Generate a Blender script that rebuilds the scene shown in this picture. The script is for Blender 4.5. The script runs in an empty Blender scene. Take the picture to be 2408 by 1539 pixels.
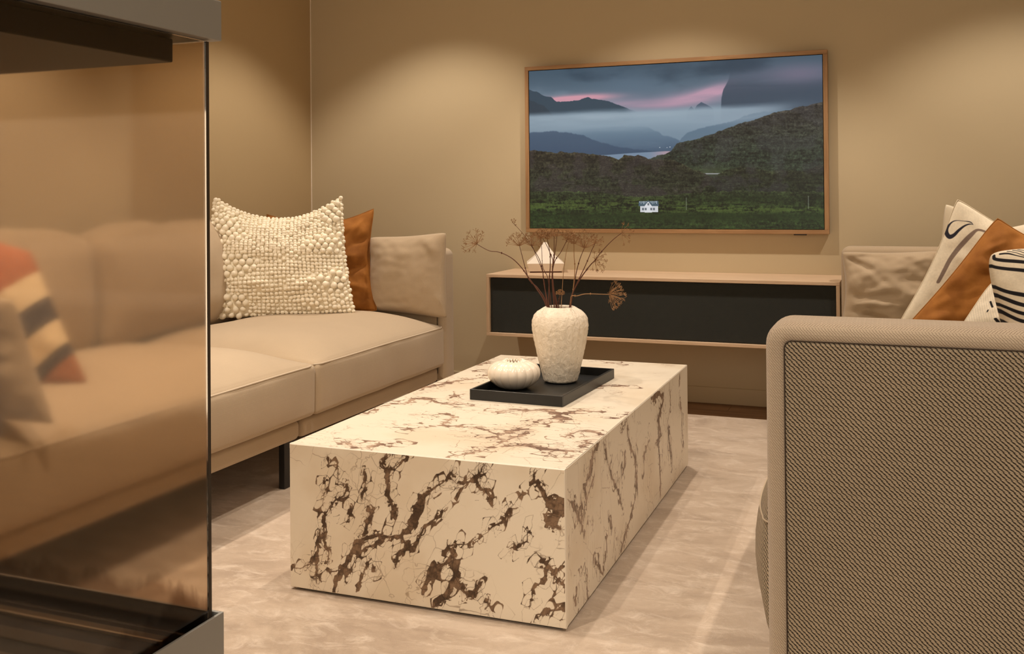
import bpy, bmesh, math, random, json
import numpy as np
from mathutils import Vector, Matrix, noise as mnoise
SC = bpy.context.scene
COL = SC.collection
random.seed(7)
# ---------------------------------------------------------------- camera
YAW, PITCH, ROLL, FPX, SHY, CH, CD = (0.3729, 0.0089, -0.0082, 2332.9041, -331.69, 0.9513, 4.523)
cd = bpy.data.cameras.new('camera'); cam = bpy.data.objects.new('camera', cd); COL.objects.link(cam)
_r = Vector((math.cos(YAW), math.sin(YAW), 0))
_f = Vector((-math.sin(YAW)*math.cos(PITCH), math.cos(YAW)*math.cos(PITCH), math.sin(PITCH)))
_u = _r.cross(_f)
_r2 = math.cos(ROLL)*_r + math.sin(ROLL)*_u
_u2 = -math.sin(ROLL)*_r + math.cos(ROLL)*_u
m = Matrix((_r2, _u2, -_f)).transposed().to_4x4(); m.translation = (0, -CD, CH)
cam.matrix_world = m
cd.sensor_fit = 'HORIZONTAL'; cd.sensor_width = 36; cd.lens = FPX/2408*36; cd.shift_y = SHY/2408
cd.clip_start = .05
SC.camera = cam
# ---------------------------------------------------------------- world, exposure
w = bpy.data.worlds.new('world'); SC.world = w; w.use_nodes = True
w.node_tree.nodes['Background'].inputs[0].default_value = (1, .90, .76, 1)
w.node_tree.nodes['Background'].inputs[1].default_value = 1.6
SC.view_settings.view_transform = 'Standard'; SC.view_settings.look = 'None'
SC.view_settings.gamma = 1; SC.view_settings.exposure = 0.0
SC.view_settings.use_curve_mapping = False
SC.cycles.max_bounces = 8; SC.cycles.diffuse_bounces = 4; SC.cycles.transmission_bounces = 8
SC.cycles.caustics_reflective = False; SC.cycles.caustics_refractive = False
SC.cycles.use_denoising = True
# downlights: columns x, rows y; spot power per fixture
LAMP_COL = (1, .87, .735)
LAMPS = [(-2.1, -.76, 78), (-.95, -.78, 74), (.48, -.80, 74),
         (-2.2, -2.45, 106), (-.95, -2.35, 44), (.45, -2.3, 62),
         (-2.2, -3.50, 50), (-1.12, -3.30, 84)]  # last lamp: unseen fill added on the camera side for the table front
SPOT_ANGLE, SPOT_BLEND = 101, .42
CEIL = 2.4
# ---------------------------------------------------------------- helpers
def link(o, parent=None):
    COL.objects.link(o)
    if parent is not None: o.parent = parent
    return o
def mesh_obj(name, me, mat=None, parent=None, smooth=False):
    o = bpy.data.objects.new(name, me); link(o, parent)
    if mat is not None: me.materials.append(mat)
    if smooth:
        me.polygons.foreach_set('use_smooth', [True]*len(me.polygons))
    return o
def obj(name, bm, mat=None, parent=None, smooth=False):
    me = bpy.data.meshes.new(name); bm.to_mesh(me); bm.free()
    return mesh_obj(name, me, mat, parent, smooth)
def pydata(name, v, f, mat=None, parent=None, smooth=False):
    me = bpy.data.meshes.new(name); me.from_pydata([tuple(a) for a in v], [], f); me.update()
    return mesh_obj(name, me, mat, parent, smooth)
def thing(name, label, cat, loc=(0,0,0), group=None):
    o = bpy.data.objects.new(name, None); link(o); o.location = loc
    o.empty_display_size = .05
    return tag(o, label, cat, group)
def tag(o, label, cat, group=None):
    o['label'] = label; o['category'] = cat
    if group: o['group'] = group
    return o
def struct(o): o['kind'] = 'structure'; return o
def setp(o, parent):
    o.parent = parent; o.matrix_parent_inverse = Matrix.Translation(-parent.location) if parent else Matrix()
    return o
def adopt(parent):
    # parts are modelled in world coordinates; the Empty's offset is undone once here
    for c in list(COL.objects):
        if c.parent is parent and parent.location.length > 0:
            c.location = c.location - parent.location
def add_box(bm, x0, x1, y0, y1, z0, z1, bev=0, seg=2):
    vs = [bm.verts.new(p) for p in ((x0,y0,z0),(x1,y0,z0),(x1,y1,z0),(x0,y1,z0),(x0,y0,z1),(x1,y0,z1),(x1,y1,z1),(x0,y1,z1))]
    fs = [bm.faces.new([vs[i] for i in q]) for q in ((3,2,1,0),(4,5,6,7),(0,1,5,4),(1,2,6,5),(2,3,7,6),(3,0,4,7))]
    if bev > 0:
        es = list({e for f in fs for e in f.edges})
        bmesh.ops.bevel(bm, geom=es, offset=bev, segments=seg, affect='EDGES', profile=.5)
def box(name, x0, x1, y0, y1, z0, z1, mat, parent=None, bev=0, seg=2):
    bm = bmesh.new(); add_box(bm, x0, x1, y0, y1, z0, z1, bev, seg)
    return obj(name, bm, mat, parent)
def add_tube(bm, pts, rad, n=6, cap=True):
    pts = [Vector(p) for p in pts]
    if not hasattr(rad, '__len__'): rad = [rad]*len(pts)
    rings = []; prev = None
    for i, p in enumerate(pts):
        t = (pts[min(i+1, len(pts)-1)] - pts[max(i-1, 0)])
        if t.length < 1e-9: t = Vector((0,0,1))
        t.normalize()
        if prev is None:
            a = t.cross(Vector((0,0,1)));
            if a.length < .1: a = t.cross(Vector((1,0,0)))
        else: a = prev - t*prev.dot(t)
        a.normalize(); prev = a; b = t.cross(a)
        rings.append([bm.verts.new(p + (a*math.cos(2*math.pi*k/n) + b*math.sin(2*math.pi*k/n))*rad[i]) for k in range(n)])
    for i in range(len(rings)-1):
        for k in range(n):
            bm.faces.new((rings[i][k], rings[i][(k+1)%n], rings[i+1][(k+1)%n], rings[i+1][k]))
    if cap:
        bm.faces.new(rings[0][::-1]); bm.faces.new(rings[-1])
def smooth_path(pts, sub=4):
    pts = [Vector(p) for p in pts]; out = []
    for i in range(len(pts)-1):
        p0 = pts[max(i-1,0)]; p1 = pts[i]; p2 = pts[i+1]; p3 = pts[min(i+2, len(pts)-1)]
        for k in range(sub):
            t = k/sub
            out.append(.5*((2*p1) + (p2-p0)*t + (2*p0-5*p1+4*p2-p3)*t*t + (3*p1-p0-3*p2+p3)*t**3))
    out.append(pts[-1]); return out
def lathe(prof, n=64, fn=None):
    bm = bmesh.new(); rings = []
    for (r, z) in prof:
        rings.append([bm.verts.new(((r*(fn(2*math.pi*k/n, z) if fn else 1))*math.cos(2*math.pi*k/n), (r*(fn(2*math.pi*k/n, z) if fn else 1))*math.sin(2*math.pi*k/n), z)) for k in range(n)])
    for i in range(len(rings)-1):
        for k in range(n):
            bm.faces.new((rings[i][k], rings[i][(k+1)%n], rings[i+1][(k+1)%n], rings[i+1][k]))
    bm.faces.new(rings[0][::-1])
    return bm
# ---------------------------------------------------------------- numpy noise and pictures
RNG = np.random.RandomState(11)
def grid_noise(h, w, fy, fx, seed):
    """smooth value noise, fy x fx cells over the picture"""
    r = np.random.RandomState(seed); ny, nx = int(math.ceil(fy))+3, int(math.ceil(fx))+3
    g = r.rand(ny, nx)*2-1
    y = np.linspace(0, fy, h, endpoint=False); x = np.linspace(0, fx, w, endpoint=False)
    yi = y.astype(int); xi = x.astype(int); ty = y-yi; tx = x-xi
    ty = ty*ty*ty*(ty*(ty*6-15)+10); tx = tx*tx*tx*(tx*(tx*6-15)+10)
    a = g[yi][:, xi]; b = g[yi][:, xi+1]; c = g[yi+1][:, xi]; d = g[yi+1][:, xi+1]
    tx = tx[None, :]; ty = ty[:, None]
    return (a*(1-tx)+b*tx)*(1-ty) + (c*(1-tx)+d*tx)*ty
def fbm(h, w, fy, fx, seed, octv=5, gain=.5):
    o = np.zeros((h, w)); a = 1; s = 0
    for k in range(octv):
        if fy*2**k > h or fx*2**k > w: break
        o += a*grid_noise(h, w, fy*2**k, fx*2**k, seed+k*17); s += a; a *= gain
    return o/s
def worley(X, Y, seed, jitter=.9):
    xi = np.floor(X).astype(int); yi = np.floor(Y).astype(int)
    f1 = np.full(X.shape, 9.); f2 = np.full(X.shape, 9.); cid = np.zeros(X.shape); SX = np.zeros(X.shape); SY = np.zeros(X.shape)
    def hsh(a, b, s): 
        v = np.sin(a*127.1 + b*311.7 + s*74.7 + seed*13.3)*43758.5453
        return v-np.floor(v)
    for dx in (-1,0,1):
        for dy in (-1,0,1):
            cx = xi+dx; cy = yi+dy
            px = cx+.5+(hsh(cx,cy,1)-.5)*jitter; py = cy+.5+(hsh(cx,cy,2)-.5)*jitter
            d = np.hypot(px-X, py-Y); c = d < f1
            f2 = np.where(c, f1, np.minimum(f2, d)); cid = np.where(c, hsh(cx,cy,3), cid); SX = np.where(c, px, SX); SY = np.where(c, py, SY); f1 = np.where(c, d, f1)
    worley.seed = (SX, SY)
    return f1, f2, cid
def to_image(name, rgb, data=False):
    """rgb: (h, w, 3), row 0 = top, sRGB-encoded 0..1"""
    h, w = rgb.shape[:2]
    im = bpy.data.images.new(name, w, h, alpha=False)
    if data: im.colorspace_settings.name = 'Non-Color'
    a = np.ones((h, w, 4), np.float32); a[..., :3] = np.clip(rgb[::-1], 0, 1)
    im.pixels.foreach_set(a.ravel()); im.update(); im.pack()
    return im
def sstep(a, b, x):
    t = np.clip((x-a)/(b-a), 0, 1); return t*t*(3-2*t)
def mixc(a, b, t): return a*(1-t[..., None]) + np.array(b)*t[..., None]
# ---------------------------------------------------------------- materials
def srgb(r, g, b):
    f = lambda c: (c/255/12.92 if c/255 <= .04045 else ((c/255+.055)/1.055)**2.4)
    return (f(r), f(g), f(b), 1)
def mat(name, col, rough=.6, metal=0, spec=.5, **kw):
    m = bpy.data.materials.new(name); m.use_nodes = True; b = m.node_tree.nodes['Principled BSDF']
    b.inputs['Base Color'].default_value = col; b.inputs['Roughness'].default_value = rough
    b.inputs['Metallic'].default_value = metal; b.inputs['Specular IOR Level'].default_value = spec
    for k, v in kw.items(): b.inputs[k].default_value = v
    return m
def N(m, t, **kw):
    n = m.node_tree.nodes.new(t)
    for k, v in kw.items(): setattr(n, k, v)
    return n
def L(m, a, b): m.node_tree.links.new(a, b)
def bsdf(m): return m.node_tree.nodes['Principled BSDF']
def coords(m, kind='Object', scale=(1,1,1), rot=(0,0,0), loc=(0,0,0)):
    tc = N(m, 'ShaderNodeTexCoord'); mp = N(m, 'ShaderNodeMapping')
    mp.inputs['Scale'].default_value = scale; mp.inputs['Rotation'].default_value = rot; mp.inputs['Location'].default_value = loc
    L(m, tc.outputs[kind], mp.inputs['Vector']); return mp.outputs['Vector']
def noise_tex(m, vec, scale, detail=4, rough=.55, dist=0):
    n = N(m, 'ShaderNodeTexNoise'); n.inputs['Scale'].default_value = scale; n.inputs['Detail'].default_value = detail
    n.inputs['Roughness'].default_value = rough; n.inputs['Distortion'].default_value = dist
    L(m, vec, n.inputs['Vector']); return n.outputs['Fac']
def ramp(m, fac, stops):
    r = N(m, 'ShaderNodeValToRGB'); e = r.color_ramp.elements
    while len(e) < len(stops): e.new(.5)
    for i, (p, c) in enumerate(stops): e[i].position = p; e[i].color = c
    L(m, fac, r.inputs['Fac']); return r.outputs['Color']
def bump(m, h, strength=.3, dist=.002, prev=None):
    b = N(m, 'ShaderNodeBump'); b.inputs['Strength'].default_value = strength; b.inputs['Distance'].default_value = dist
    L(m, h, b.inputs['Height'])
    if prev is not None: L(m, prev, b.inputs['Normal'])
    return b.outputs['Normal']
def paint(name, col, var=.04):
    m = mat(name, col, .85, spec=.25); v = coords(m)
    f = noise_tex(m, v, 1.3, 5)
    c2 = tuple(x*(1-var) for x in col[:3])+(1,)
    L(m, ramp(m, f, [(.3, col), (.7, c2)]), bsdf(m).inputs['Base Color'])
    L(m, bump(m, noise_tex(m, v, 420, 2), .12, .0006), bsdf(m).inputs['Normal'])
    return m
# woven cloth: a tile of slanted strands (height + shade), box projected in metres
def weave_tile(n=512, cols=8, rows=16, seed=3):
    y, x = np.mgrid[0:n, 0:n]/n
    R_ = rows; row = np.floor(y*R_); H = np.zeros((n, n)); S = np.ones((n, n))
    rs = np.random.RandomState(seed)
    shade = rs.rand(rows, cols)
    for k in (-1, 0, 1):
        rr = np.mod(row+k, R_); off = np.mod(rr*.5 + .10*np.sin(rr*2.4), 1.0)
        yy = (y*R_-(row+k)) - .5
        for j in (-1, 0, 1):
            cx = np.floor(x*cols-off)+j
            u = (x*cols-off-cx) - .5
            v = yy - u*.9            # slant
            h = 1 - (u/.66)**2 - (v/.50)**2
            b = h > H
            H = np.where(b, h, H)
            S = np.where(b, shade[rr.astype(int), np.mod(cx, cols).astype(int)], S)
    H = np.sqrt(np.clip(H, 0, 1))
    fib = .06*np.random.RandomState(5).randn(n, n)
    return H, S, fib
_H, _S, _F = weave_tile()
WEAVE = to_image('weave_tile', np.stack([_H, _S, np.clip(.5+_F, 0, 1)], -1), data=True)
def cloth(name, light, dark, size=.07, relief=.7, contrast=1.0, dist=.0016, fuzz=.25, lo=.15):
    m = mat(name, light, .9, spec=.2); b = bsdf(m)
    b.inputs['Sheen Weight'].default_value = fuzz; b.inputs['Sheen Roughness'].default_value = .5
    v = coords(m, 'Object', (1/size,)*3)
    t = N(m, 'ShaderNodeTexImage', image=WEAVE, projection='BOX', projection_blend=.08); L(m, v, t.inputs['Vector'])
    sep = N(m, 'ShaderNodeSeparateColor'); L(m, t.outputs['Color'], sep.inputs['Color'])
    mx = N(m, 'ShaderNodeMath', operation='MULTIPLY_ADD'); L(m, sep.outputs['Green'], mx.inputs[0]); mx.inputs[1].default_value = .25; L(m, sep.outputs['Red'], mx.inputs[2])
    big = noise_tex(m, coords(m), 5, 3)
    c = ramp(m, mx.outputs[0], [(lo, dark), (lo+.55/contrast, light)])  # low spots take dark: shade painted into the gaps between strands
    mm = N(m, 'ShaderNodeMix', data_type='RGBA', blend_type='MULTIPLY'); mm.inputs['Factor'].default_value = .35
    L(m, c, mm.inputs['A']); L(m, ramp(m, big, [(.3, (.8,.8,.8,1)), (.7, (1,1,1,1))]), mm.inputs['B'])
    L(m, mm.outputs['Result'], b.inputs['Base Color'])
    L(m, bump(m, sep.outputs['Red'], relief, dist), b.inputs['Normal'])
    return m
def wood(name, c1, c2, axis=0, scale=1.0, rough=.5):
    m = mat(name, c1, rough, spec=.35)
    sc = [28*scale]*3; sc[axis] = 1.6*scale
    v = coords(m, 'Object', tuple(sc))
    f = noise_tex(m, v, 2.0, 7, .62, .6)
    g = noise_tex(m, v, 9.0, 3, .6)
    c = ramp(m, f, [(.32, c2), (.62, c1)])
    mm = N(m, 'ShaderNodeMix', data_type='RGBA', blend_type='MULTIPLY'); mm.inputs['Factor'].default_value = .5
    L(m, c, mm.inputs['A']); L(m, ramp(m, g, [(.3, (.78,.74,.7,1)), (.6, (1,1,1,1))]), mm.inputs['B'])
    L(m, mm.outputs['Result'], bsdf(m).inputs['Base Color'])
    L(m, bump(m, g, .1, .0004), bsdf(m).inputs['Normal'])
    return m
def image_mat(name, im, rough=.4, spec=.5, uv=True):
    m = mat(name, (1,1,1,1), rough, spec=spec)
    t = N(m, 'ShaderNodeTexImage', image=im, extension='EXTEND'); tc = N(m, 'ShaderNodeTexCoord')
    L(m, tc.outputs['UV'], t.inputs['Vector']); L(m, t.outputs['Color'], bsdf(m).inputs['Base Color'])
    return m
def velvet(name, col, dark):
    m = mat(name, col, .8, spec=.2); b = bsdf(m)
    b.inputs['Sheen Weight'].default_value = .25; b.inputs['Sheen Roughness'].default_value = .35
    b.inputs['Sheen Tint'].default_value = (1, .55, .22, 1)
    f = noise_tex(m, coords(m), 9, 5, .6)
    L(m, ramp(m, f, [(.35, dark), (.62, col)]), b.inputs['Base Color'])
    L(m, bump(m, noise_tex(m, coords(m), 260, 2), .2, .001), b.inputs['Normal'])
    return m

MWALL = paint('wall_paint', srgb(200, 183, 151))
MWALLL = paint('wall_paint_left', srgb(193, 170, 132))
MWALL2 = paint('wall_pale', srgb(205, 188, 158))  # slightly paler colour for the stepped-out stretch of left wall
MCEIL = paint('ceiling_paint', srgb(214, 202, 180))
MOAK = wood('pale_oak', srgb(222, 194, 164), srgb(206, 176, 144), 0)
MOAKV = wood('pale_oak_upright', srgb(216, 188, 156), srgb(200, 170, 138), 2)
MFRAME = wood('frame_oak', srgb(176, 138, 98), srgb(150, 112, 76), 0)
MFRAMEV = wood('frame_oak_upright', srgb(176, 138, 98), srgb(150, 112, 76), 2)
MFLOOR = wood('floor_oak', srgb(150, 116, 84), srgb(118, 88, 62), 0, .5, .55)
MSOFA = cloth('sofa_weave', srgb(190, 169, 141), srgb(158, 138, 113), .034, .16, 1.2)
MSOFAR = cloth('sofa_weave_coarse', srgb(184, 164, 136), srgb(40, 30, 20), .062, 1.0, .9, .003, .10, .24)  # near-black gap colour paints in strand shadows and the shaded arm face
MBAND = cloth('sofa_band_weave', srgb(188, 168, 144), srgb(126, 106, 86), .04, .5, 1.2)
MPIPE = mat('piping_thread', srgb(198, 180, 156), .9)
MSTITCH = mat('seam_thread', srgb(70, 54, 40), .9)
MBLACK = mat('black_metal', srgb(22, 20, 19), .5)
MSTEEL = mat('warm_grey_metal', srgb(150, 147, 140), .45, .15)
MSTEELD = mat('dark_metal', srgb(66, 56, 46), .5, .3)
MSPK = cloth('speaker_cloth', srgb(50, 52, 48), srgb(26, 27, 25), .03, .4, 1.0)
MTRAY = mat('black_lacquer', srgb(24, 25, 25), .38, spec=.5)
MWHITE = mat('white_porcelain', srgb(240, 226, 206), .22, spec=.5)
MLAMPW = mat('white_bisque', srgb(242, 230, 214), .5)
MIVORY = mat('ivory_wool', srgb(244, 234, 212), .9, spec=.2)
MSTEM = mat('dry_stem', srgb(92, 52, 34), .8)
MSTEML = mat('dry_stem_pale', srgb(150, 112, 74), .85)
MSEED = mat('dry_seed', srgb(134, 98, 62), .9)
MRUST = velvet('rust_velvet', srgb(168, 110, 50), srgb(138, 86, 36))
MCREAM = cloth('cream_linen', srgb(232, 218, 192), srgb(205, 188, 160), .02, .3, 1.0)
MGREY = mat('ash_dust', srgb(80, 70, 58), .9)
def emis(name, col, st):
    m = mat(name, (0,0,0,1)); bsdf(m).inputs['Emission Color'].default_value = col; bsdf(m).inputs['Emission Strength'].default_value = st
    return m
MGLOW = emis('lamp_glow', LAMP_COL+(1,), 8)

# ---------------------------------------------------------------- measured points
VEIN_FRONT=[[[0.573, 0.012, 0.0029], [0.556, 0.047, 0.0043], [0.535, 0.089, 0.0047], [0.516, 0.12, 0.0054], [0.487, 0.145, 0.0043], [0.451, 0.16, 0.0039], [0.419, 0.157, 0.0035], [0.391, 0.167, 0.0035], [0.367, 0.194, 0.007], [0.355, 0.231, 0.0074], [0.335, 0.261, 0.0049], [0.312, 0.284, 0.0024], [0.285, 0.309, 0.0014], [0.275, 0.32, 0.0028], [0.262, 0.335, 0.001]], [[0.429, 0.357, 0.0014], [0.441, 0.335, 0.0014], [0.429, 0.315, 0.0039], [0.429, 0.29, 0.0036], [0.43, 0.258, 0.0032], [0.418, 0.231, 0.0039], [0.412, 0.21, 0.006]], [[0.373, 0.355, 0.0025], [0.397, 0.343, 0.0011], [0.419, 0.319, 0.0011]], [[0.356, 0.146, 0.0018], [0.336, 0.191, 0.0025], [0.308, 0.218, 0.0021], [0.289, 0.234, 0.0014], [0.278, 0.246, 0.0005]], [[0.483, 0.188, 0.0036], [0.466, 0.219, 0.0025]], [[0.483, 0.188, 0.0032], [0.489, 0.155, 0.0036]], [[0.411, 0.09, 0.0011], [0.403, 0.116, 0.0028], [0.387, 0.128, 0.0035], [0.363, 0.135, 0.0018]], [[0.395, 0.163, 0.0021], [0.379, 0.144, 0.0035], [0.359, 0.142, 0.0025]], [[0.183, 0.358, 0.0007], [0.202, 0.332, 0.0017], [0.213, 0.321, 0.0045], [0.232, 0.309, 0.0014], [0.247, 0.29, 0.0014], [0.258, 0.267, 0.0005]], [[0.213, 0.318, 0.0034], [0.198, 0.295, 0.0024], [0.183, 0.296, 0.0038], [0.172, 0.277, 0.0027], [0.171, 0.257, 0.0009]], [[0.273, 0.319, 0.001], [0.258, 0.306, 0.0007], [0.245, 0.308, 0.0014], [0.228, 0.32, 0.0007]], [[0.07, 0.354, 0.0007], [0.074, 0.321, 0.0013], [0.063, 0.325, 0.0034], [0.049, 0.303, 0.0047], [0.039, 0.284, 0.005], [0.018, 0.273, 0.005], [0.004, 0.284, 0.005]], [[0.004, 0.258, 0.0033], [0.029, 0.258, 0.003], [0.05, 0.256, 0.0017], [0.039, 0.234, 0.005], [0.015, 0.23, 0.0043]], [[0.107, 0.264, 0.001], [0.129, 0.251, 0.0014], [0.147, 0.225, 0.0024], [0.166, 0.213, 0.002], [0.18, 0.194, 0.0007], [0.225, 0.165, 0.0009], [0.275, 0.153, 0.0021], [0.286, 0.134, 0.0017]], [[0.278, 0.149, 0.0028], [0.267, 0.133, 0.0042], [0.286, 0.11, 0.0031], [0.317, 0.088, 0.0052], [0.329, 0.059, 0.0049], [0.337, 0.03, 0.0028]], [[0.271, 0.115, 0.0052], [0.256, 0.093, 0.0062], [0.268, 0.064, 0.0059], [0.283, 0.037, 0.0052], [0.306, 0.013, 0.0038]], [[0.252, 0.076, 0.0028], [0.234, 0.051, 0.0034], [0.211, 0.047, 0.0038], [0.2, 0.083, 0.0017]], [[0.086, 0.219, 0.0007], [0.09, 0.191, 0.001], [0.108, 0.179, 0.002], [0.126, 0.167, 0.001]], [[0.068, 0.164, 0.0007], [0.054, 0.149, 0.0023], [0.037, 0.134, 0.004], [0.023, 0.12, 0.0033], [0.002, 0.142, 0.0007]], [[0.037, 0.138, 0.0017], [0.055, 0.105, 0.0013], [0.073, 0.08, 0.001], [0.08, 0.038, 0.0007]], [[0.023, 0.116, 0.0013], [0.002, 0.097, 0.0023]], [[0.07, 0.013, 0.0005], [0.052, 0.032, 0.0013], [0.024, 0.043, 0.002], [0.002, 0.056, 0.005]], [[0.185, 0.04, 0.0021], [0.175, 0.022, 0.0034], [0.164, 0.013, 0.001]], [[0.587, 0.344, 0.0004], [0.585, 0.315, 0.0018], [0.56, 0.317, 0.0015]], [[0.56, 0.317, 0.0005], [0.56, 0.274, 0.0005], [0.535, 0.269, 0.0009], [0.544, 0.239, 0.0014], [0.569, 0.23, 0.0015], [0.581, 0.21, 0.0011], [0.598, 0.183, 0.0026], [0.594, 0.154, 0.0018], [0.595, 0.129, 0.004], [0.586, 0.104, 0.0015], [0.591, 0.067, 0.0007]], [[0.596, 0.285, 0.0018], [0.594, 0.26, 0.0005], [0.596, 0.212, 0.0004]], [[0.488, 0.313, 0.0009], [0.488, 0.284, 0.0011], [0.499, 0.24, 0.0005]], [[0.689, 0.048, 0.0015], [0.663, 0.047, 0.0009], [0.633, 0.069, 0.0015], [0.616, 0.101, 0.0022], [0.611, 0.152, 0.0007]], [[0.625, 0.089, 0.0026], [0.616, 0.05, 0.0022], [0.621, 0.02, 0.0009]], [[0.591, 0.049, 0.0022], [0.57, 0.052, 0.0018]], [[0.541, 0.041, 0.0022], [0.533, 0.057, 0.0025], [0.516, 0.084, 0.0009], [0.483, 0.124, 0.0022], [0.451, 0.142, 0.0018], [0.443, 0.15, 0.0011]], [[0.467, 0.08, 0.0014], [0.465, 0.073, 0.0014]], [[0.482, 0.224, 0.0032], [0.466, 0.212, 0.0014]], [[0.527, 0.219, 0.0025], [0.532, 0.19, 0.0011], [0.557, 0.173, 0.0005]], [[0.513, 0.016, 0.0011], [0.492, 0.062, 0.0011], [0.471, 0.1, 0.0011]]]
VEIN_TOP=[[[0.68, 0.348, 0.0019], [0.686, 0.42, 0.0015], [0.667, 0.484, 0.0016], [0.63, 0.497, 0.0024], [0.645, 0.562, 0.0032], [0.607, 0.575, 0.004], [0.556, 0.541, 0.0028], [0.511, 0.537, 0.0023], [0.481, 0.528, 0.0031], [0.459, 0.554, 0.0012]], [[0.691, 0.709, 0.0021], [0.677, 0.748, 0.0034], [0.654, 0.791, 0.0065], [0.64, 0.844, 0.0057], [0.625, 0.874, 0.0026], [0.584, 0.925, 0.0018], [0.587, 1.015, 0.0011]], [[0.542, 0.607, 0.0028], [0.543, 0.648, 0.0028], [0.528, 0.675, 0.0016]], [[0.363, 0.465, 0.0015], [0.341, 0.49, 0.0026], [0.312, 0.519, 0.0034], [0.273, 0.523, 0.0038], [0.23, 0.537, 0.0057], [0.178, 0.501, 0.0063], [0.146, 0.426, 0.0039]], [[0.178, 0.501, 0.0055], [0.137, 0.569, 0.0026], [0.123, 0.573, 0.0011]], [[0.488, 0.396, 0.0015], [0.466, 0.421, 0.0019], [0.432, 0.38, 0.0015], [0.426, 0.298, 0.0021], [0.367, 0.286, 0.0025], [0.333, 0.298, 0.0025], [0.295, 0.279, 0.0014]], [[0.266, 0.018, 0.0019], [0.248, 0.056, 0.0013], [0.225, 0.09, 0.0013], [0.213, 0.148, 0.0013], [0.211, 0.204, 0.0027], [0.201, 0.236, 0.003], [0.195, 0.298, 0.0014]], [[0.26, 0.202, 0.0027], [0.24, 0.253, 0.001], [0.217, 0.337, 0.0009], [0.199, 0.425, 0.0011]], [[0.176, 0.16, 0.0016], [0.145, 0.171, 0.0029], [0.106, 0.157, 0.0035], [0.068, 0.144, 0.0038], [0.036, 0.149, 0.0022], [0.011, 0.164, 0.0006]], [[0.072, 0.117, 0.0016], [0.046, 0.088, 0.0008]], [[0.03, 0.088, 0.0015], [0.012, 0.113, 0.0012]], [[0.021, 0.187, 0.0016], [0.023, 0.227, 0.0016], [0.015, 0.257, 0.001]], [[0.201, 0.895, 0.0013], [0.163, 0.931, 0.0025], [0.131, 0.942, 0.0025], [0.096, 0.942, 0.0013]], [[0.065, 0.505, 0.0007], [0.037, 0.514, 0.0018], [0.011, 0.514, 0.0011], [0.006, 0.586, 0.0011]], [[0.087, 0.276, 0.0013], [0.075, 0.339, 0.0017], [0.042, 0.35, 0.0017], [0.013, 0.323, 0.0008]], [[0.495, 0.017, 0.0006], [0.479, 0.056, 0.0007], [0.448, 0.094, 0.0013], [0.423, 0.117, 0.001]], [[0.493, 0.212, 0.0007], [0.467, 0.252, 0.0007], [0.42, 0.284, 0.0011]], [[0.569, 1.325, 0.0025], [0.546, 1.349, 0.003]], [[0.307, 1.364, 0.001], [0.272, 1.345, 0.0012], [0.194, 1.311, 0.001]], [[0.693, 1.148, 0.0012], [0.672, 1.184, 0.0014], [0.655, 1.22, 0.0007]], [[0.649, 1.021, 0.0009], [0.607, 1.063, 0.0014]], [[0.58, 0.056, 0.0013], [0.535, 0.03, 0.0016]]]
VEIN_SIDE=[[[0.007, 0.289, 0.0013], [0.058, 0.248, 0.0027], [0.103, 0.202, 0.0028], [0.133, 0.165, 0.0009]], [[0.103, 0.202, 0.0023], [0.152, 0.243, 0.0019], [0.137, 0.275, 0.0033], [0.187, 0.308, 0.0066], [0.205, 0.342, 0.0048], [0.258, 0.358, 0.0029]], [[0.203, 0.275, 0.0038], [0.16, 0.25, 0.0019]], [[0.293, 0.35, 0.0012], [0.329, 0.291, 0.001], [0.384, 0.226, 0.0026], [0.442, 0.168, 0.0026], [0.482, 0.12, 0.0021]], [[0.508, 0.267, 0.0021], [0.496, 0.227, 0.0032], [0.464, 0.209, 0.0011]], [[0.469, 0.34, 0.0016], [0.533, 0.347, 0.0016], [0.552, 0.278, 0.0027], [0.618, 0.218, 0.0039], [0.627, 0.159, 0.0034], [0.626, 0.115, 0.0028], [0.578, 0.074, 0.0027], [0.522, 0.048, 0.0038], [0.457, 0.012, 0.0047]], [[0.343, 0.147, 0.0015], [0.36, 0.106, 0.0025]], [[0.822, 0.35, 0.0042], [0.931, 0.347, 0.0062], [0.988, 0.312, 0.0044], [0.9, 0.268, 0.0043], [0.954, 0.207, 0.0031], [0.869, 0.202, 0.0024]], [[0.913, 0.253, 0.0055], [0.911, 0.192, 0.0037], [0.922, 0.128, 0.0062], [0.934, 0.075, 0.0049], [0.931, 0.021, 0.0031]], [[1.08, 0.345, 0.0016], [1.092, 0.272, 0.0019], [1.043, 0.218, 0.0016], [1.085, 0.124, 0.0032], [1.099, 0.069, 0.0026]], [[1.243, 0.336, 0.002], [1.235, 0.324, 0.002]], [[1.24, 0.276, 0.001], [1.278, 0.207, 0.0021], [1.269, 0.168, 0.0017], [1.3, 0.085, 0.0017]], [[0.791, 0.233, 0.0024], [0.738, 0.21, 0.0017], [0.712, 0.182, 0.0012]], [[0.099, 0.076, 0.0009], [0.131, 0.101, 0.0014], [0.153, 0.014, 0.0007]], [[0.214, 0.072, 0.0019], [0.282, 0.013, 0.0034], [0.311, 0.057, 0.0012]], [[0.068, 0.06, 0.0009], [0.051, 0.026, 0.0009]]]
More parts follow.
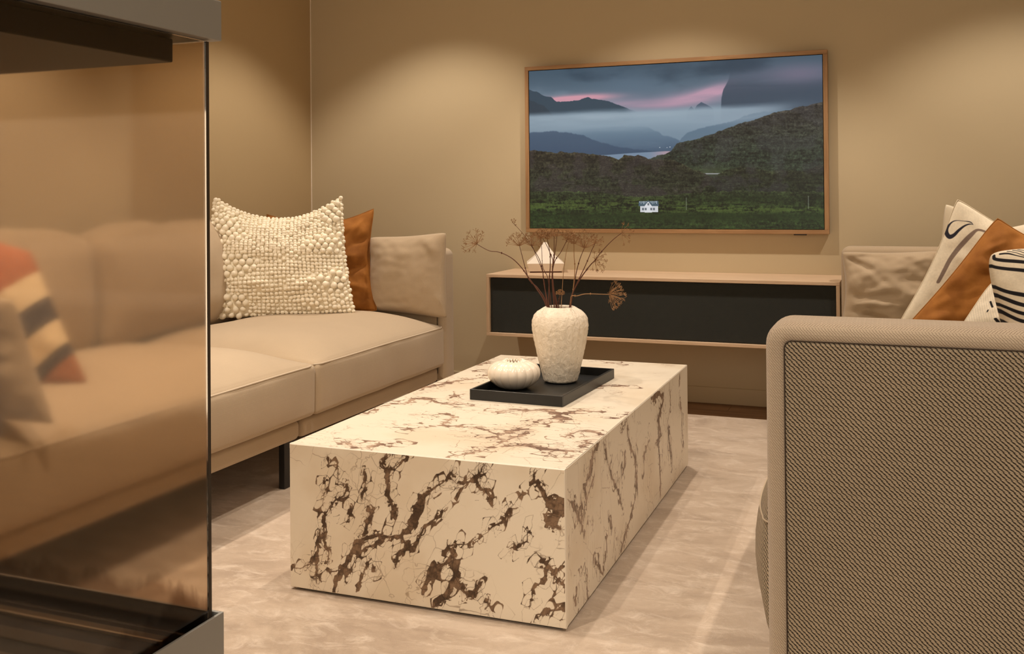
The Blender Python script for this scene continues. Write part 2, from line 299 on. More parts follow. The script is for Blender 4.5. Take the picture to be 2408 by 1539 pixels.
STEMS=[[[[-1.041, -1.58, 0.606], [-1.069, -1.584, 0.654], [-1.092, -1.589, 0.687], [-1.118, -1.593, 0.723], [-1.148, -1.597, 0.751], [-1.187, -1.601, 0.769], [-1.222, -1.606, 0.774], [-1.262, -1.61, 0.795]], 0.04, [-0.8, 0.7], 14], [[[-1.037, -1.58, 0.607], [-1.066, -1.578, 0.654], [-1.096, -1.576, 0.68], [-1.107, -1.574, 0.706], [-1.119, -1.572, 0.746], [-1.131, -1.57, 0.788]], 0.0375, [-0.1, 1], 16], [[[-1.036, -1.58, 0.607], [-1.042, -1.574, 0.634], [-1.052, -1.568, 0.685], [-1.057, -1.562, 0.714], [-1.071, -1.556, 0.749], [-1.098, -1.55, 0.787]], 0.035, [0.1, 1], 16], [[[-1.023, -1.58, 0.607], [-1.031, -1.584, 0.686], [-1.04, -1.588, 0.709], [-1.046, -1.592, 0.729], [-1.047, -1.596, 0.78], [-1.049, -1.6, 0.813]], 0.025, [0, 1], 16], [[[-1.013, -1.58, 0.607], [-1.021, -1.574, 0.687], [-1.02, -1.568, 0.738], [-1.024, -1.562, 0.75], [-1.042, -1.556, 0.786], [-1.06, -1.55, 0.813]], 0.025, [0, 1], 14], [[[-1.03, -1.58, 0.607], [-1.027, -1.582, 0.687], [-1.023, -1.585, 0.729], [-1.023, -1.588, 0.77], [-1.03, -1.59, 0.811]], 0.025, [0.1, 1], 14], [[[-1.013, -1.58, 0.606], [-1.018, -1.576, 0.684], [-1.02, -1.572, 0.714], [-1.017, -1.568, 0.752], [-1.017, -1.564, 0.777], [-1.018, -1.56, 0.82]], 0.02, [0, 1], 12], [[[-1.007, -1.58, 0.606], [-1.011, -1.588, 0.656], [-1.012, -1.596, 0.706], [-1.004, -1.604, 0.749], [-0.998, -1.612, 0.769], [-0.988, -1.62, 0.822]], 0.02, [0.2, 1], 12], [[[-1.003, -1.58, 0.606], [-1.013, -1.584, 0.656], [-1.015, -1.588, 0.705], [-1.005, -1.592, 0.744], [-0.984, -1.596, 0.772], [-0.96, -1.6, 0.814]], 0.025, [0.3, 1], 14], [[[-0.989, -1.58, 0.607], [-0.991, -1.57, 0.628], [-0.988, -1.56, 0.704], [-0.982, -1.55, 0.766], [-0.975, -1.54, 0.806]], 0.0225, [0.1, 1], 12], [[[-0.96, -1.58, 0.606], [-0.954, -1.58, 0.63], [-0.948, -1.58, 0.67], [-0.944, -1.58, 0.723], [-0.946, -1.58, 0.757], [-0.946, -1.58, 0.797]], 0.0275, [0, 1], 14], [[[-0.959, -1.58, 0.612], [-0.95, -1.575, 0.654], [-0.943, -1.57, 0.705], [-0.932, -1.565, 0.749], [-0.919, -1.56, 0.783]], 0.0475, [0.1, 1], 20], [[[-0.957, -1.58, 0.611], [-0.95, -1.583, 0.644], [-0.931, -1.587, 0.684], [-0.913, -1.59, 0.718], [-0.899, -1.593, 0.746], [-0.883, -1.597, 0.78], [-0.872, -1.6, 0.8]], 0.025, [0.1, 1], 10], [[[-0.959, -1.58, 0.61], [-0.95, -1.576, 0.65], [-0.926, -1.571, 0.693], [-0.898, -1.567, 0.731], [-0.884, -1.563, 0.746], [-0.858, -1.559, 0.779], [-0.829, -1.554, 0.809], [-0.801, -1.55, 0.831]], 0.0325, [1, 0.05], 7], [[[-0.961, -1.58, 0.609], [-0.953, -1.574, 0.646], [-0.931, -1.568, 0.689], [-0.902, -1.561, 0.727], [-0.886, -1.555, 0.745]], 0.035, [0.9, -0.15], 12], [[[-0.958, -1.58, 0.613], [-0.954, -1.584, 0.635], [-0.934, -1.588, 0.637], [-0.906, -1.592, 0.644], [-0.856, -1.596, 0.645], [-0.828, -1.6, 0.645]], 0.04, [1, -0.05], 24], [[[-0.998, -1.58, 0.605], [-0.988, -1.605, 0.625], [-0.976, -1.63, 0.643]], 0.0125, [0, 1], 16], [[[-1.033, -1.58, 0.607], [-1.045, -1.573, 0.654], [-1.055, -1.567, 0.707], [-1.077, -1.56, 0.753], [-1.096, -1.553, 0.789], [-1.131, -1.547, 0.83], [-1.167, -1.54, 0.863]], 0.0125, [0.5, 0.3], 4]]
BOBBLE=[[-2.6423, -1.1471, 0.9552], [-2.1715, -0.9164, 0.958], [-2.0722, -0.9816, 0.4577], [-2.6128, -1.2449, 0.4616]]
RUST_L=[[-2.6042, -0.8562, 0.8826], [-2.1355, -0.6997, 0.9051], [-2.0739, -0.7868, 0.4528], [-2.5711, -0.9438, 0.4675]]
ARMC_L=[[-2.1444, -0.7454, 0.7768], [-1.7714, -0.7439, 0.801], [-1.7602, -0.766, 0.4333], [-2.1403, -0.7645, 0.4589]]
ARMC_R=[[-0.2119, -0.6031, 0.7313], [0.1387, -0.6027, 0.7389], [0.1348, -0.6201, 0.4483], [-0.2202, -0.6214, 0.4271]]
BACKC=[[0.145, -0.64, 0.918], [0.547, -0.64, 0.729], [0.4223, -0.68, 0.465], [0.084, -0.68, 0.465]]
LOOP=[[0.18, -0.78, 0.937], [0.576, -0.78, 0.702], [0.4342, -0.8, 0.465], [-0.03, -0.8, 0.463]]
WHITE_D=[[0.282, -0.92, 0.825], [0.557, -0.92, 0.941], [0.6153, -0.96, 0.465], [0.3547, -0.96, 0.465]]
RUST_R=[[0.282, -1.08, 0.876], [0.631, -1.08, 0.756], [0.4535, -1.12, 0.465], [-0.019, -1.12, 0.488]]
RIB=[[0.24, -1.4, 0.697], [0.562, -1.4, 0.728], [0.51, -1.45, 0.465], [0.0941, -1.45, 0.465]]
STRIPE=[[0.2, -1.72, 0.799], [0.559, -1.72, 0.824], [0.5297, -1.8, 0.465], [0.2697, -1.8, 0.465]]
ARMC_N=[[-2.35, -2.93, 0.8], [-1.8, -2.9, 0.735], [-1.72, -2.86, 0.452], [-2.35, -2.86, 0.46]]
STRIPE_L=[[-2.3364, -2.6646, 0.9176], [-2.127, -2.5536, 0.8147], [-1.9775, -2.5069, 0.464], [-2.1813, -2.6326, 0.4141]]
LOOP_A=[[0.1761, 0.8924, 0.0013], [0.1513, 0.8981, 0.0034], [0.1009, 0.8786, 0.0013], [0.0462, 0.853, 0.002], [0.0174, 0.82, 0.0047], [0.0057, 0.7745, 0.0094], [0.017, 0.7423, 0.0155], [0.0436, 0.7321, 0.0148], [0.0691, 0.756, 0.0115], [0.0912, 0.8035, 0.0088], [0.1206, 0.8518, 0.0054], [0.1511, 0.8822, 0.0034], [0.1761, 0.8924, 0.0013]]
LOOP_B=[[0.106, 0.4012, 0.0135], [0.1075, 0.4942, 0.0155], [0.112, 0.5807, 0.0162], [0.1317, 0.6655, 0.0175], [0.1602, 0.7479, 0.0175], [0.1881, 0.8165, 0.0148], [0.2162, 0.8692, 0.0088], [0.2602, 0.887, 0.0081], [0.3044, 0.8878, 0.0081]]
RIB_S=[[[0.097, 0.7207, 0.0068], [0.1364, 0.648, 0.0068]], [[0.1174, 0.613, 0.0054], [0.1187, 0.5892, 0.0041]], [[0.2017, 0.5001, 0.0095], [0.2772, 0.4022, 0.0101], [0.3682, 0.2795, 0.0108]], [[0.2075, 0.4068, 0.0088], [0.2585, 0.3326, 0.0095], [0.3303, 0.2324, 0.0101]], [[0.2209, 0.3082, 0.0088], [0.2687, 0.2293, 0.0095]]]
STRIPE_S=[[[0.0321, 0.9614, 0.0122], [0.0406, 0.9287, 0.0122], [0.0978, 0.9044, 0.0129], [0.2179, 0.8775, 0.0129], [0.3271, 0.8513, 0.0129], [0.4627, 0.82, 0.0129], [0.6512, 0.7787, 0.0129], [0.8439, 0.7388, 0.0129], [1.0405, 0.7004, 0.0129]], [[-0.0018, 0.8914, 0.01], [0.0386, 0.8608, 0.0115], [0.1094, 0.8364, 0.0122], [0.207, 0.8147, 0.0129], [0.3181, 0.7892, 0.0129], [0.4559, 0.7587, 0.0129], [0.6475, 0.7185, 0.0129], [0.8432, 0.6797, 0.0129], [1.0429, 0.6424, 0.0129]], [[-0.014, 0.7552, 0.0043], [0.0237, 0.7074, 0.0107], [0.0872, 0.6664, 0.0129], [0.1749, 0.6397, 0.0143], [0.2913, 0.6161, 0.0143], [0.4357, 0.588, 0.0143], [0.6363, 0.551, 0.0143], [0.8411, 0.5155, 0.0143], [1.0499, 0.4814, 0.0143]], [[-0.0186, 0.7086, 0.0043], [0.0121, 0.6574, 0.0107], [0.0748, 0.6097, 0.0136], [0.1611, 0.5694, 0.0143], [0.2798, 0.5466, 0.0143], [0.4271, 0.5195, 0.0143], [0.6315, 0.4839, 0.0143], [0.8402, 0.4498, 0.0143], [1.0528, 0.4171, 0.0143]], [[-0.0317, 0.6548, 0.0036], [0.0102, 0.5929, 0.0086], [0.0741, 0.5455, 0.0107], [0.1489, 0.5095, 0.0122], [0.2697, 0.4874, 0.0122], [0.4194, 0.4612, 0.0122], [0.6273, 0.4268, 0.0122], [0.8394, 0.3939, 0.0122], [1.0555, 0.3624, 0.0122]], [[-0.0315, 0.6151, 0.0043], [0.0117, 0.5426, 0.0107], [0.0688, 0.4921, 0.0122], [0.1378, 0.4564, 0.0129], [0.2604, 0.435, 0.0129], [0.4125, 0.4097, 0.0129], [0.6235, 0.3764, 0.0129], [0.8387, 0.3446, 0.0129], [1.0578, 0.3142, 0.0129]], [[-0.0261, 0.5285, 0.0043], [0.0184, 0.4564, 0.0122], [0.0788, 0.4137, 0.0129], [0.1368, 0.3856, 0.0136], [0.2621, 0.3652, 0.0136], [0.4174, 0.341, 0.0136], [0.6329, 0.3093, 0.0136], [0.8525, 0.2791, 0.0136], [1.076, 0.2503, 0.0136]], [[0.0148, 0.4134, 0.0036], [0.0543, 0.3707, 0.0143], [0.1258, 0.3359, 0.0157], [0.253, 0.3162, 0.0157], [0.4107, 0.2928, 0.0157], [0.6293, 0.2622, 0.0157], [0.852, 0.2331, 0.0157], [1.0786, 0.2054, 0.0157]], [[0.0784, 0.9624, 0.0072], [0.1325, 0.9558, 0.0064], [0.1837, 0.9319, 0.0036], [0.2361, 0.9117, 0.0036], [0.3445, 0.8852, 0.0036], [0.479, 0.8535, 0.0036], [0.666, 0.8117, 0.0036], [0.8572, 0.7713, 0.0036], [1.0523, 0.7323, 0.0036]], [[0.1303, 0.9772, 0.0025], [0.1818, 0.9566, 0.0025], [0.2383, 0.9255, 0.0025], [0.3463, 0.8989, 0.0025], [0.4804, 0.8671, 0.0025], [0.6668, 0.825, 0.0025], [0.8573, 0.7844, 0.0025], [1.0517, 0.7452, 0.0025]], [[0.1676, 0.98, 0.0025], [0.208, 0.9657, 0.0025], [0.2417, 0.9464, 0.0025], [0.3491, 0.9195, 0.0025], [0.4825, 0.8875, 0.0025], [0.6679, 0.845, 0.0025], [0.8574, 0.8041, 0.0025], [1.0509, 0.7645, 0.0025]], [[0.1988, 0.9838, 0.0021], [0.2451, 0.9672, 0.0021], [0.3519, 0.9401, 0.0021], [0.4846, 0.9078, 0.0021], [0.669, 0.8651, 0.0021], [0.8576, 0.8237, 0.0021], [1.0501, 0.7838, 0.0021]]]
BAND_K=-0.4304
BANDS=[[0.414, 99, [176, 104, 70]], [0.2325, 0.414, [236, 214, 176]], [0.0607, 0.2325, [66, 58, 62]], [-0.106, 0.0607, [236, 214, 176]], [-0.196, -0.106, [66, 58, 62]], [-99, -0.196, [176, 112, 76]]]
# ---------------------------------------------------------------- marble picture from traced veins
def marble_image(name, W_, H_, strokes, ppm, seed, dark, mid, base, frag=.011, stretch=(1.0, 1.0), faint=.5, cover=1.0, lean=0.0, flip=False, flow=None):
    w = int(W_*ppm); h = int(H_*ppm)
    A, B = np.meshgrid((np.arange(w)+.5)/ppm, (H_ - (np.arange(h)+.5)/ppm))
    fx, fy = W_*22, H_*22
    wa = .007*fbm(h, w, fy, fx, seed, 4) + .0013*fbm(h, w, fy*4, fx*4, seed+50, 2, .5)
    wb = .007*fbm(h, w, fy, fx, seed+100, 4) + .0013*fbm(h, w, fy*4, fx*4, seed+150, 2, .5)
    D = np.full((h, w), .2)
    Aw, Bw = A+wa, B+wb
    for st in strokes:
        for (a0, b0, r0), (a1, b1, r1) in zip(st[:-1], st[1:]):
            R = .07
            ia = slice(max(0, int((min(a0,a1)-R)*ppm)), max(1, int((max(a0,a1)+R)*ppm)))
            ib = slice(max(0, int((H_-max(b0,b1)-R)*ppm)), max(1, int((H_-min(b0,b1)+R)*ppm)))
            X = Aw[ib, ia]; Y = Bw[ib, ia]
            if X.size == 0: continue
            dx, dy = a1-a0, b1-b0; l2 = dx*dx+dy*dy+1e-12
            t = np.clip(((X-a0)*dx+(Y-b0)*dy)/l2, 0, 1)
            d = np.hypot(X-a0-t*dx, Y-b0-t*dy) - (r0+(r1-r0)*t)*1.15
            D[ib, ia] = np.minimum(D[ib, ia], d)
    U = (Aw + lean*Bw)/stretch[0]; V = Bw/stretch[1]
    def at_seed(scale):
        sx_, sy_ = worley.seed; bb = sy_*scale*stretch[1]; aa = sx_*scale*stretch[0]-lean*bb
        i = np.clip(((H_-(bb-wb))*ppm).astype(int), 0, h-1); j = np.clip(((aa-wa)*ppm).astype(int), 0, w-1)
        return D[i, j]
    pn = fbm(h, w, H_*9, W_*9, seed+300, 4)
    fine = fbm(h, w, H_*120, W_*120, seed+400, 3)
    f1, f2, cid = worley(U/frag, V/frag, seed); e = (f2-f1)*frag; Ds = at_seed(frag)
    g1, g2, gid = worley(U/(frag*2.3), V/(frag*2.3), seed+5); ge = (g2-g1)*frag*2.3; Dg = at_seed(frag*2.3)
    k1, k2, kid = worley(U/(frag*6.0), V/(frag*6.0), seed+9); ke = (k2-k1)*frag*6.0; Dk = at_seed(frag*6.0)
    near = np.exp(-np.clip(D, 0, 1)/(.010*cover))
    # whole small cells turn dark when their centre lies in a vein, so pale clasts keep rounded outlines
    cell = ((Ds < .0010*cover) & ~((cid > .80) & (f1 < .46)))*1.0
    gcell = ((Dg < -.0022) & ~((gid > .86) & (g1 < .42)))*1.0
    thin = sstep(.0005, -.0009, D)
    lw = .0008+.0007*pn
    z1 = (Ds < .0035*cover*(.5+1.2*cid)); z2 = (Dg < .0085*cover*(.35+1.5*gid)); z3 = (Dk < .030*cover) | (kid > .86)
    out1 = sstep(lw+.0002, lw*.3, e)*z1; tri1 = sstep(.56, .64, f1+.10*pn)*z1
    out2 = sstep(lw*1.5, lw*.4, ge)*z2; tri2 = sstep(.58, .66, g1+.12*pn)*z2
    out3 = sstep(lw*1.6, lw*.4, ke)*z3*faint*sstep(-.25, .25, pn+.25*near)
    smear = sstep(.3, .95, near)*sstep(-.1, .5, pn)*.20
    v = np.clip(np.maximum.reduce([cell*.97, gcell*.95, thin*.95, out1*.75, tri1*.85, out2*.85, tri2*.95, out3*.55, smear]), 0, 1)
    if flow:
        fy_, fx_, fs = flow
        nn = fbm(h, w, H_*fy_, W_*fx_, seed+700, 5, .55); n2 = fbm(h, w, H_*fy_*1.7, W_*fx_*1.7, seed+750, 4, .55)
        ln = np.maximum(sstep(.022, .0, np.abs(nn)), .8*sstep(.020, .0, np.abs(n2-.1)))*sstep(-.12, .30, pn+.5*near)
        v = np.maximum(v, ln*fs)
    v = (v + np.roll(v, 1, 0) + np.roll(v, 1, 1) + np.roll(np.roll(v, 1, 0), 1, 1))/4
    img = np.ones((h, w, 3))*np.array(base)
    cloud = fbm(h, w, H_*5, W_*5, seed+500, 5)
    img = mixc(img, np.array(base)*np.array([.93,.90,.86]), sstep(.0, .6, cloud)*.6)
    tone = sstep(-.5, .5, fbm(h, w, H_*30, W_*30, seed+600, 4) + .5*fine)
    dk = np.array(dark)[None, None]*(1-tone[..., None]) + np.array(mid)[None, None]*tone[..., None]
    dk = dk*(1-.35*np.clip(out1+out2, 0, 1)[..., None])
    img = img*(1-v[..., None]) + dk*v[..., None]
    if flip: img = img[:, ::-1]
    return to_image(name, img)

# ---------------------------------------------------------------- the landscape on the screen
def landscape():
    W, H = 1500, 844
    Y, X = np.mgrid[0:H, 0:W]; u = X/W; v = Y/H
    def cv(pts):
        a = []
        for x, y in pts:
            uu = (x-125)/2015; t = 228-123*uu; b = 1295+17*uu
            a.append((uu, (y-t)/(b-t)))
        return a
    def ridge(pts, rough=.004, seed=0, fr=60):
        p = cv(pts); xs = [q[0] for q in p]; ys = [q[1] for q in p]
        xx = np.arange(W)/W
        return np.interp(xx, xs, ys)[None, :] + rough*fbm(1, W, 1, fr, seed, 1) + rough*.5*fbm(1, W, 1, fr*3, seed+3, 1)
    C = lambda *a: np.array(a)/255.
    sky = mixc(np.ones((H, W, 3))*C(62,82,98), C(98,116,132), sstep(.0, .26, v))
    cl = fbm(H, W, 5, 4, 31, 6); st = fbm(H, W, 14, 3, 41, 5)
    sky = mixc(sky, C(44,62,78), sstep(0, .7, cl+.3*st)*sstep(.34, .05, v))
    sky = mixc(sky, C(122,140,154), sstep(.1, .8, -cl+.3*st)*sstep(.0, .25, v)*.7)
    # pink openings in the cloud
    def blob(cx, cy, rx, ry, rot=0):
        dx = u-cx; dy = v-cy; c, s = math.cos(rot), math.sin(rot)
        return np.exp(-(((dx*c+dy*s)/rx)**2+((-dx*s+dy*c)/ry)**2))
    pk = C(206,146,160)
    sky = mixc(sky, pk, np.clip(blob(.20,.185,.13,.022,-.03)*1.3 + blob(.12,.19,.06,.014) , 0, 1)*(.9+.2*st).clip(0,1))
    sky = mixc(sky, C(186,146,166), np.clip(blob(.56,.225,.17,.045,-.22)*1.0+blob(.66,.17,.07,.03,-.5)*.9+blob(.35,.23,.10,.03)*.6, 0, 1)*(.8+.5*st).clip(0,1))
    sky = mixc(sky, C(84,104,122), blob(.38,.13,.12,.07,.3)*.7)
    img = sky
    # right hand cliff dissolving in cloud
    cl_x = np.interp(v[:,0], [0,.12,.17,.22,.30], [.72,.70,.685,.677,.675])[:, None]
    cliff = sstep(0, .004, u-cl_x+.002*st)*sstep(.05, .16, v+.05*st)
    img = mixc(img, C(52,66,82), cliff*.92)
    img = mixc(img, C(110,104,124), blob(.93,.10,.12,.06)*.8)
    img = mixc(img, C(98,100,120), blob(.80,.13,.14,.035)*sstep(-.3,.5,st)*.8)
    # left range
    r = ridge([(125,350),(180,365),(250,395),(290,398),(330,430),(400,432),(470,425),(560,400),(620,412),(720,428),(800,455),(860,482),(1000,520),(2200,560)], .003, 5)
    img = mixc(img, C(48,66,80), sstep(0, .004, v-r)*sstep(.40, .34, u+0*v))
    r = ridge([(125,420),(180,440),(240,465),(295,515),(330,560),(2200,700)], .003, 6)
    img = mixc(img, C(44,58,70), sstep(0, .004, v-r)*sstep(.12,.10,u))
    r = ridge([(125,900),(1265,490),(1290,458),(1312,480),(1330,450),(1358,430),(1390,445),(1420,462),(1440,480),(2200,900)], .001, 7)
    img = mixc(img, C(72,86,104), sstep(0, .003, v-r)*sstep(.56,.565,u)*sstep(.655,.65,u))
    # fog bank
    fg = fbm(H, W, 16, 4, 71, 6)
    fog = sstep(.252, .292, v+.010*fg+.006*st)*(1-.9*sstep(.74, .92, u+.05*fg))
    img = mixc(img, mixc(np.ones((H,W,3))*C(136,154,168), C(112,132,148), sstep(.32,.46,v+.02*fg)), np.clip(fog*(.97+.12*fg), 0, 1))
    img = mixc(img, C(160,174,184), blob(.3,.305,.35,.018)*.5*(.7+.6*fg).clip(0,1))
    # blue lower slopes
    r = ridge([(125,600),(400,585),(700,580),(990,594),(1060,625),(1090,645),(1180,672),(1215,690),(1300,800),(2200,900)], .003, 8)
    c2 = mixc(np.ones((H,W,3))*C(98,120,138), C(64,84,106), sstep(.38, .56, v))
    c2 = mixc(c2, C(106,126,142), sstep(.1,.7,fbm(H,W,12,5,81,5))*.5*sstep(.56,.4,v))
    a = sstep(0, .012, v-r-.004)*sstep(.37,.43, v+.02*fg); img = img*(1-a[...,None])+c2*a[...,None]
    r = ridge([(125,1000),(1200,700),(1260,640),(1330,610),(1400,595),(1560,560),(1700,500),(2200,450)], .003, 9)
    a = sstep(0, .01, v-r)*sstep(.53,.54,u)*.9; img = mixc(img, C(86,108,126), a)
    r = ridge([(125,640),(300,630),(500,650),(640,700),(800,740),(1010,762),(1100,772),(2200,900)], .003, 10)
    img = mixc(img, C(54,72,94), sstep(0, .01, v-r)*.75)
    # water
    wat = sstep(0, .004, v-ridge([(125,800),(690,795),(860,782),(1110,768),(2200,760)], 0, 1))
    img = mixc(img, mixc(np.ones((H,W,3))*C(120,140,160), C(176,150,160), sstep(.42,.5,u)), wat*.85)
    fl = (np.abs(u-.47)<.0015)&(np.abs(v-.507)<.0015) | (np.abs(u-.495)<.0018)&(np.abs(v-.509)<.0015)| (np.abs(u-.505)<.002)&(np.abs(v-.506)<.0018)
    img = mixc(img, C(200,206,212), fl*1.0)
    # fog over the hill's shoulder
    img = mixc(img, C(132,148,162), np.clip(blob(.79,.325,.10,.03,-.35)*1.1+blob(.70,.33,.06,.02)*.5, 0, .9)*(.8+.4*fg).clip(0,1))
    tx = fbm(H, W, 90, 150, 91, 3, .8); t2 = fbm(H, W, 14, 22, 93, 5); hor = fbm(H, W, 110, 26, 95, 4)
    rid1, rid2, _ = worley(X/16.+2*tx, Y/11.+2*t2, 4)
    rock = sstep(.5, .05, rid2-rid1)
    def hill(pts, top, bot, lo, hi, seed, rocks=0, rk=C(70,66,76)):
        nonlocal img
        r = ridge(pts, .0038, seed, 60)
        t = sstep(lo, hi, v)
        c = np.ones((H,W,3))*top*(1-t[...,None])+bot*t[...,None]
        c = c*(1+.75*tx+.26*t2+.38*hor)[...,None]*.84
        dd = v-r; c = c*(1+.30*np.exp(-np.clip(dd,0,1)/.012)-.16*np.exp(-((dd-.045)/.03)**2))[...,None]
        if rocks:
            mk = sstep(.0, .35, t2+.25*tx+.1)*rocks
            c = mixc(c, rk*.95, mk*.55); c = mixc(c, rk*.35, mk*rock*.8)
        a = sstep(0, .003, v-r); img = img*(1-a[...,None]) + c*a[...,None]
    hill([(125,2000),(985,826),(1060,800),(1110,790),(1150,765),(1190,712),(1250,700),(1300,690),(1400,660),(1500,625),(1570,598),(1640,570),(1750,535),(1830,505),(1950,478),(2060,450),(2135,428)], C(64,60,54), C(50,60,46), .25, .62, 11, .45, C(74,72,78))
    img = mixc(img, C(66,76,50), blob(.62,.66,.18,.03)*.7*(v>.6))
    img = mixc(img, C(138,140,142), sstep(.006,.001,np.abs(v-.672-.03*(u-.66)))*sstep(.60,.62,u)*sstep(.71,.69,u))
    hill([(125,765),(240,768),(330,785),(360,765),(390,778),(480,782),(600,790),(700,805),(780,825),(825,795),(850,800),(920,797),(990,822),(1080,825),(1150,828),(1230,855),(1290,890),(1380,925),(1440,960),(1530,1010),(2200,1150)], C(58,54,40), C(50,54,38), .52, .72, 13, .75, C(78,68,70))
    hill([(125,2200),(1400,1000),(1440,950),(1500,910),(1560,890),(1640,876),(1730,890),(1800,905),(1900,900),(2030,905),(2135,860)], C(50,54,36), C(40,48,30), .62, .8, 15, .7, C(70,66,72))
    hill([(125,1045),(400,1045),(640,1048),(800,1075),(960,1085),(1100,1075),(1250,1060),(1400,1050),(1600,1040),(1900,1050),(2135,1050)], C(48,56,34), C(42,56,28), .76, .88, 17)
    g = blob(.25,.845,.35,.03)+blob(.62,.89,.3,.02)+blob(.85,.885,.3,.016)+blob(.1,.86,.2,.02)
    img = mixc(img, C(84,100,44), np.clip(g*(.45+1.1*hor+.7*tx), 0, .8)*.62)
    img = mixc(img, C(30,44,20), np.clip(blob(.3,.93,.6,.022)+blob(.8,.925,.4,.02)+blob(.75,.82,.2,.02)*.6,0,1)*.65)
    # house
    def poly(pts, col, al=1.):
        nonlocal img
        p = cv(pts); ins = np.zeros((H,W), bool); j = len(p)-1
        for i in range(len(p)):
            (xi, yi), (xj, yj) = p[i], p[j]
            c = ((yi > v) != (yj > v)) & (u < (xj-xi)*(v-yi)/((yj-yi) or 1e-9)+xi)
            ins ^= c; j = i
        img = np.where(ins[...,None], img*(1-al)+np.array(col)*al, img)
    poly([(932,1140),(1056,1140),(1056,1190),(932,1190)], C(196,198,202))
    poly([(922,1115),(1058,1112),(1062,1148),(920,1148)], C(66,86,98))
    for k in range(14): poly([(928+k*9,1113),(931+k*9,1113),(931+k*9,1125+(k*7)%12),(928+k*9,1125+(k*7)%12)], C(186,196,206))
    poly([(962,1148),(988,1110),(1014,1148),(1014,1192),(962,1192)], C(206,208,212))
    poly([(955,1146),(988,1106),(1020,1146),(1012,1146),(988,1116),(963,1146)], C(70,88,100))
    for x in (945,964,1003,1022): poly([(x,1160),(x+12,1160),(x+12,1176),(x,1176)], C(60,70,78)); poly([(x+5,1160),(x+7,1160),(x+7,1176),(x+5,1176)], C(190,194,198))
    poly([(983,1128),(995,1128),(995,1143),(983,1143)], C(96,104,110))
    poly([(1249,1090),(1253,1090),(1253,1175),(1249,1175)], C(140,144,136), .6)
    poly([(2043,1080),(2047,1080),(2047,1170),(2043,1170)], C(140,144,136), .6)
    return to_image('landscape', img)

# ================================================================ the room
XL, XR = -2.914, 1.9
wall_back = struct(box('wall_back', XL-.1, XR+.1, 0, .12, 0, CEIL, MWALL))
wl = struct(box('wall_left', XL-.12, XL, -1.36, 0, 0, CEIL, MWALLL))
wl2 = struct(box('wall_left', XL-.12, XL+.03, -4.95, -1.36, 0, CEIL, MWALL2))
wr = struct(box('wall_right', XR, XR+.12, -4.95, 0, 0, CEIL, MWALL))
ceiling = struct(box('ceiling', XL-.12, XR+.12, -4.95, .12, CEIL, CEIL+.1, MCEIL))
floor = struct(box('floor', XL-.12, XR+.12, -6.2, .12, -.12, -.014, MFLOOR))
# oak floor planks
pw, pl = .138, 1.25
plank_me = None
rs = random.Random(3)
for i in range(36):
    y1 = -i*pw
    x = XL - rs.random()*pl
    while x < XR:
        xa, xb = max(x, XL), min(x+pl, XR)
        if xb-xa > .02:
            bm = bmesh.new(); add_box(bm, xa+.0008, xb-.0008, y1-pw+.0008, y1-.0008, -.0135, 0, 0)
            pk = obj('plank', bm, MFLOOR, floor)
        x += pl
struct(box('baseboard_back', XL, XR, -.012, 0, 0, .073, MWALL, bev=.002))
struct(box('baseboard_left', XL, XL+.012, -1.35, -.012, 0, .073, MWALL, bev=.002))
struct(box('baseboard_right', XR-.012, XR, -4.9, -.012, 0, .073, MWALL, bev=.002))
struct(box('corner_strip_1', XL, XL+.004, -.004, 0, .073, CEIL, MLAMPW))  # thin pale strip up the back left corner

# rug
def make_rug():
    m = mat('viscose_rug', srgb(178,158,138), .8, spec=.2); b = bsdf(m)
    b.inputs['Sheen Weight'].default_value = .35; b.inputs['Sheen Roughness'].default_value = .4
    v1 = coords(m, 'Object', (1.6, 3.0, 1), rot=(0,0,.12)); v2 = coords(m, 'Object', (4.6, 8, 1), rot=(0,0,.25))
    f1 = noise_tex(m, v1, 1.5, 8, .66, 1.1); f2 = noise_tex(m, v2, 2.4, 9, .74, .7)
    f3 = noise_tex(m, coords(m, 'Object', (16, 26, 1), rot=(0,0,.1)), 3.0, 6, .72)
    c1 = ramp(m, f1, [(.38, srgb(172,152,132)), (.50, srgb(188,168,147)), (.62, srgb(198,179,159))])
    c2 = ramp(m, f2, [(.50, (0,0,0,1)), (.68, (.8,.8,.8,1))])
    mx = N(m, 'ShaderNodeMix', data_type='RGBA'); L(m, c2, mx.inputs['Factor']); L(m, c1, mx.inputs['A']); mx.inputs['B'].default_value = srgb(220,204,186)
    mm = N(m, 'ShaderNodeMix', data_type='RGBA', blend_type='MULTIPLY'); mm.inputs['Factor'].default_value = .55
    L(m, mx.outputs['Result'], mm.inputs['A']); L(m, ramp(m, f3, [(.35,(.88,.86,.84,1)),(.6,(1,1,1,1))]), mm.inputs['B'])
    L(m, mm.outputs['Result'], b.inputs['Base Color'])
    L(m, bump(m, noise_tex(m, coords(m), 380, 3, .7), .45, .003), b.inputs['Normal'])
    o = box('rug', -2.45, .95, -3.45, -.306, 0.0005, .011, m, None, .004)
    return tag(o, 'mottled cream viscose rug under the marble coffee table', 'rug')
make_rug()

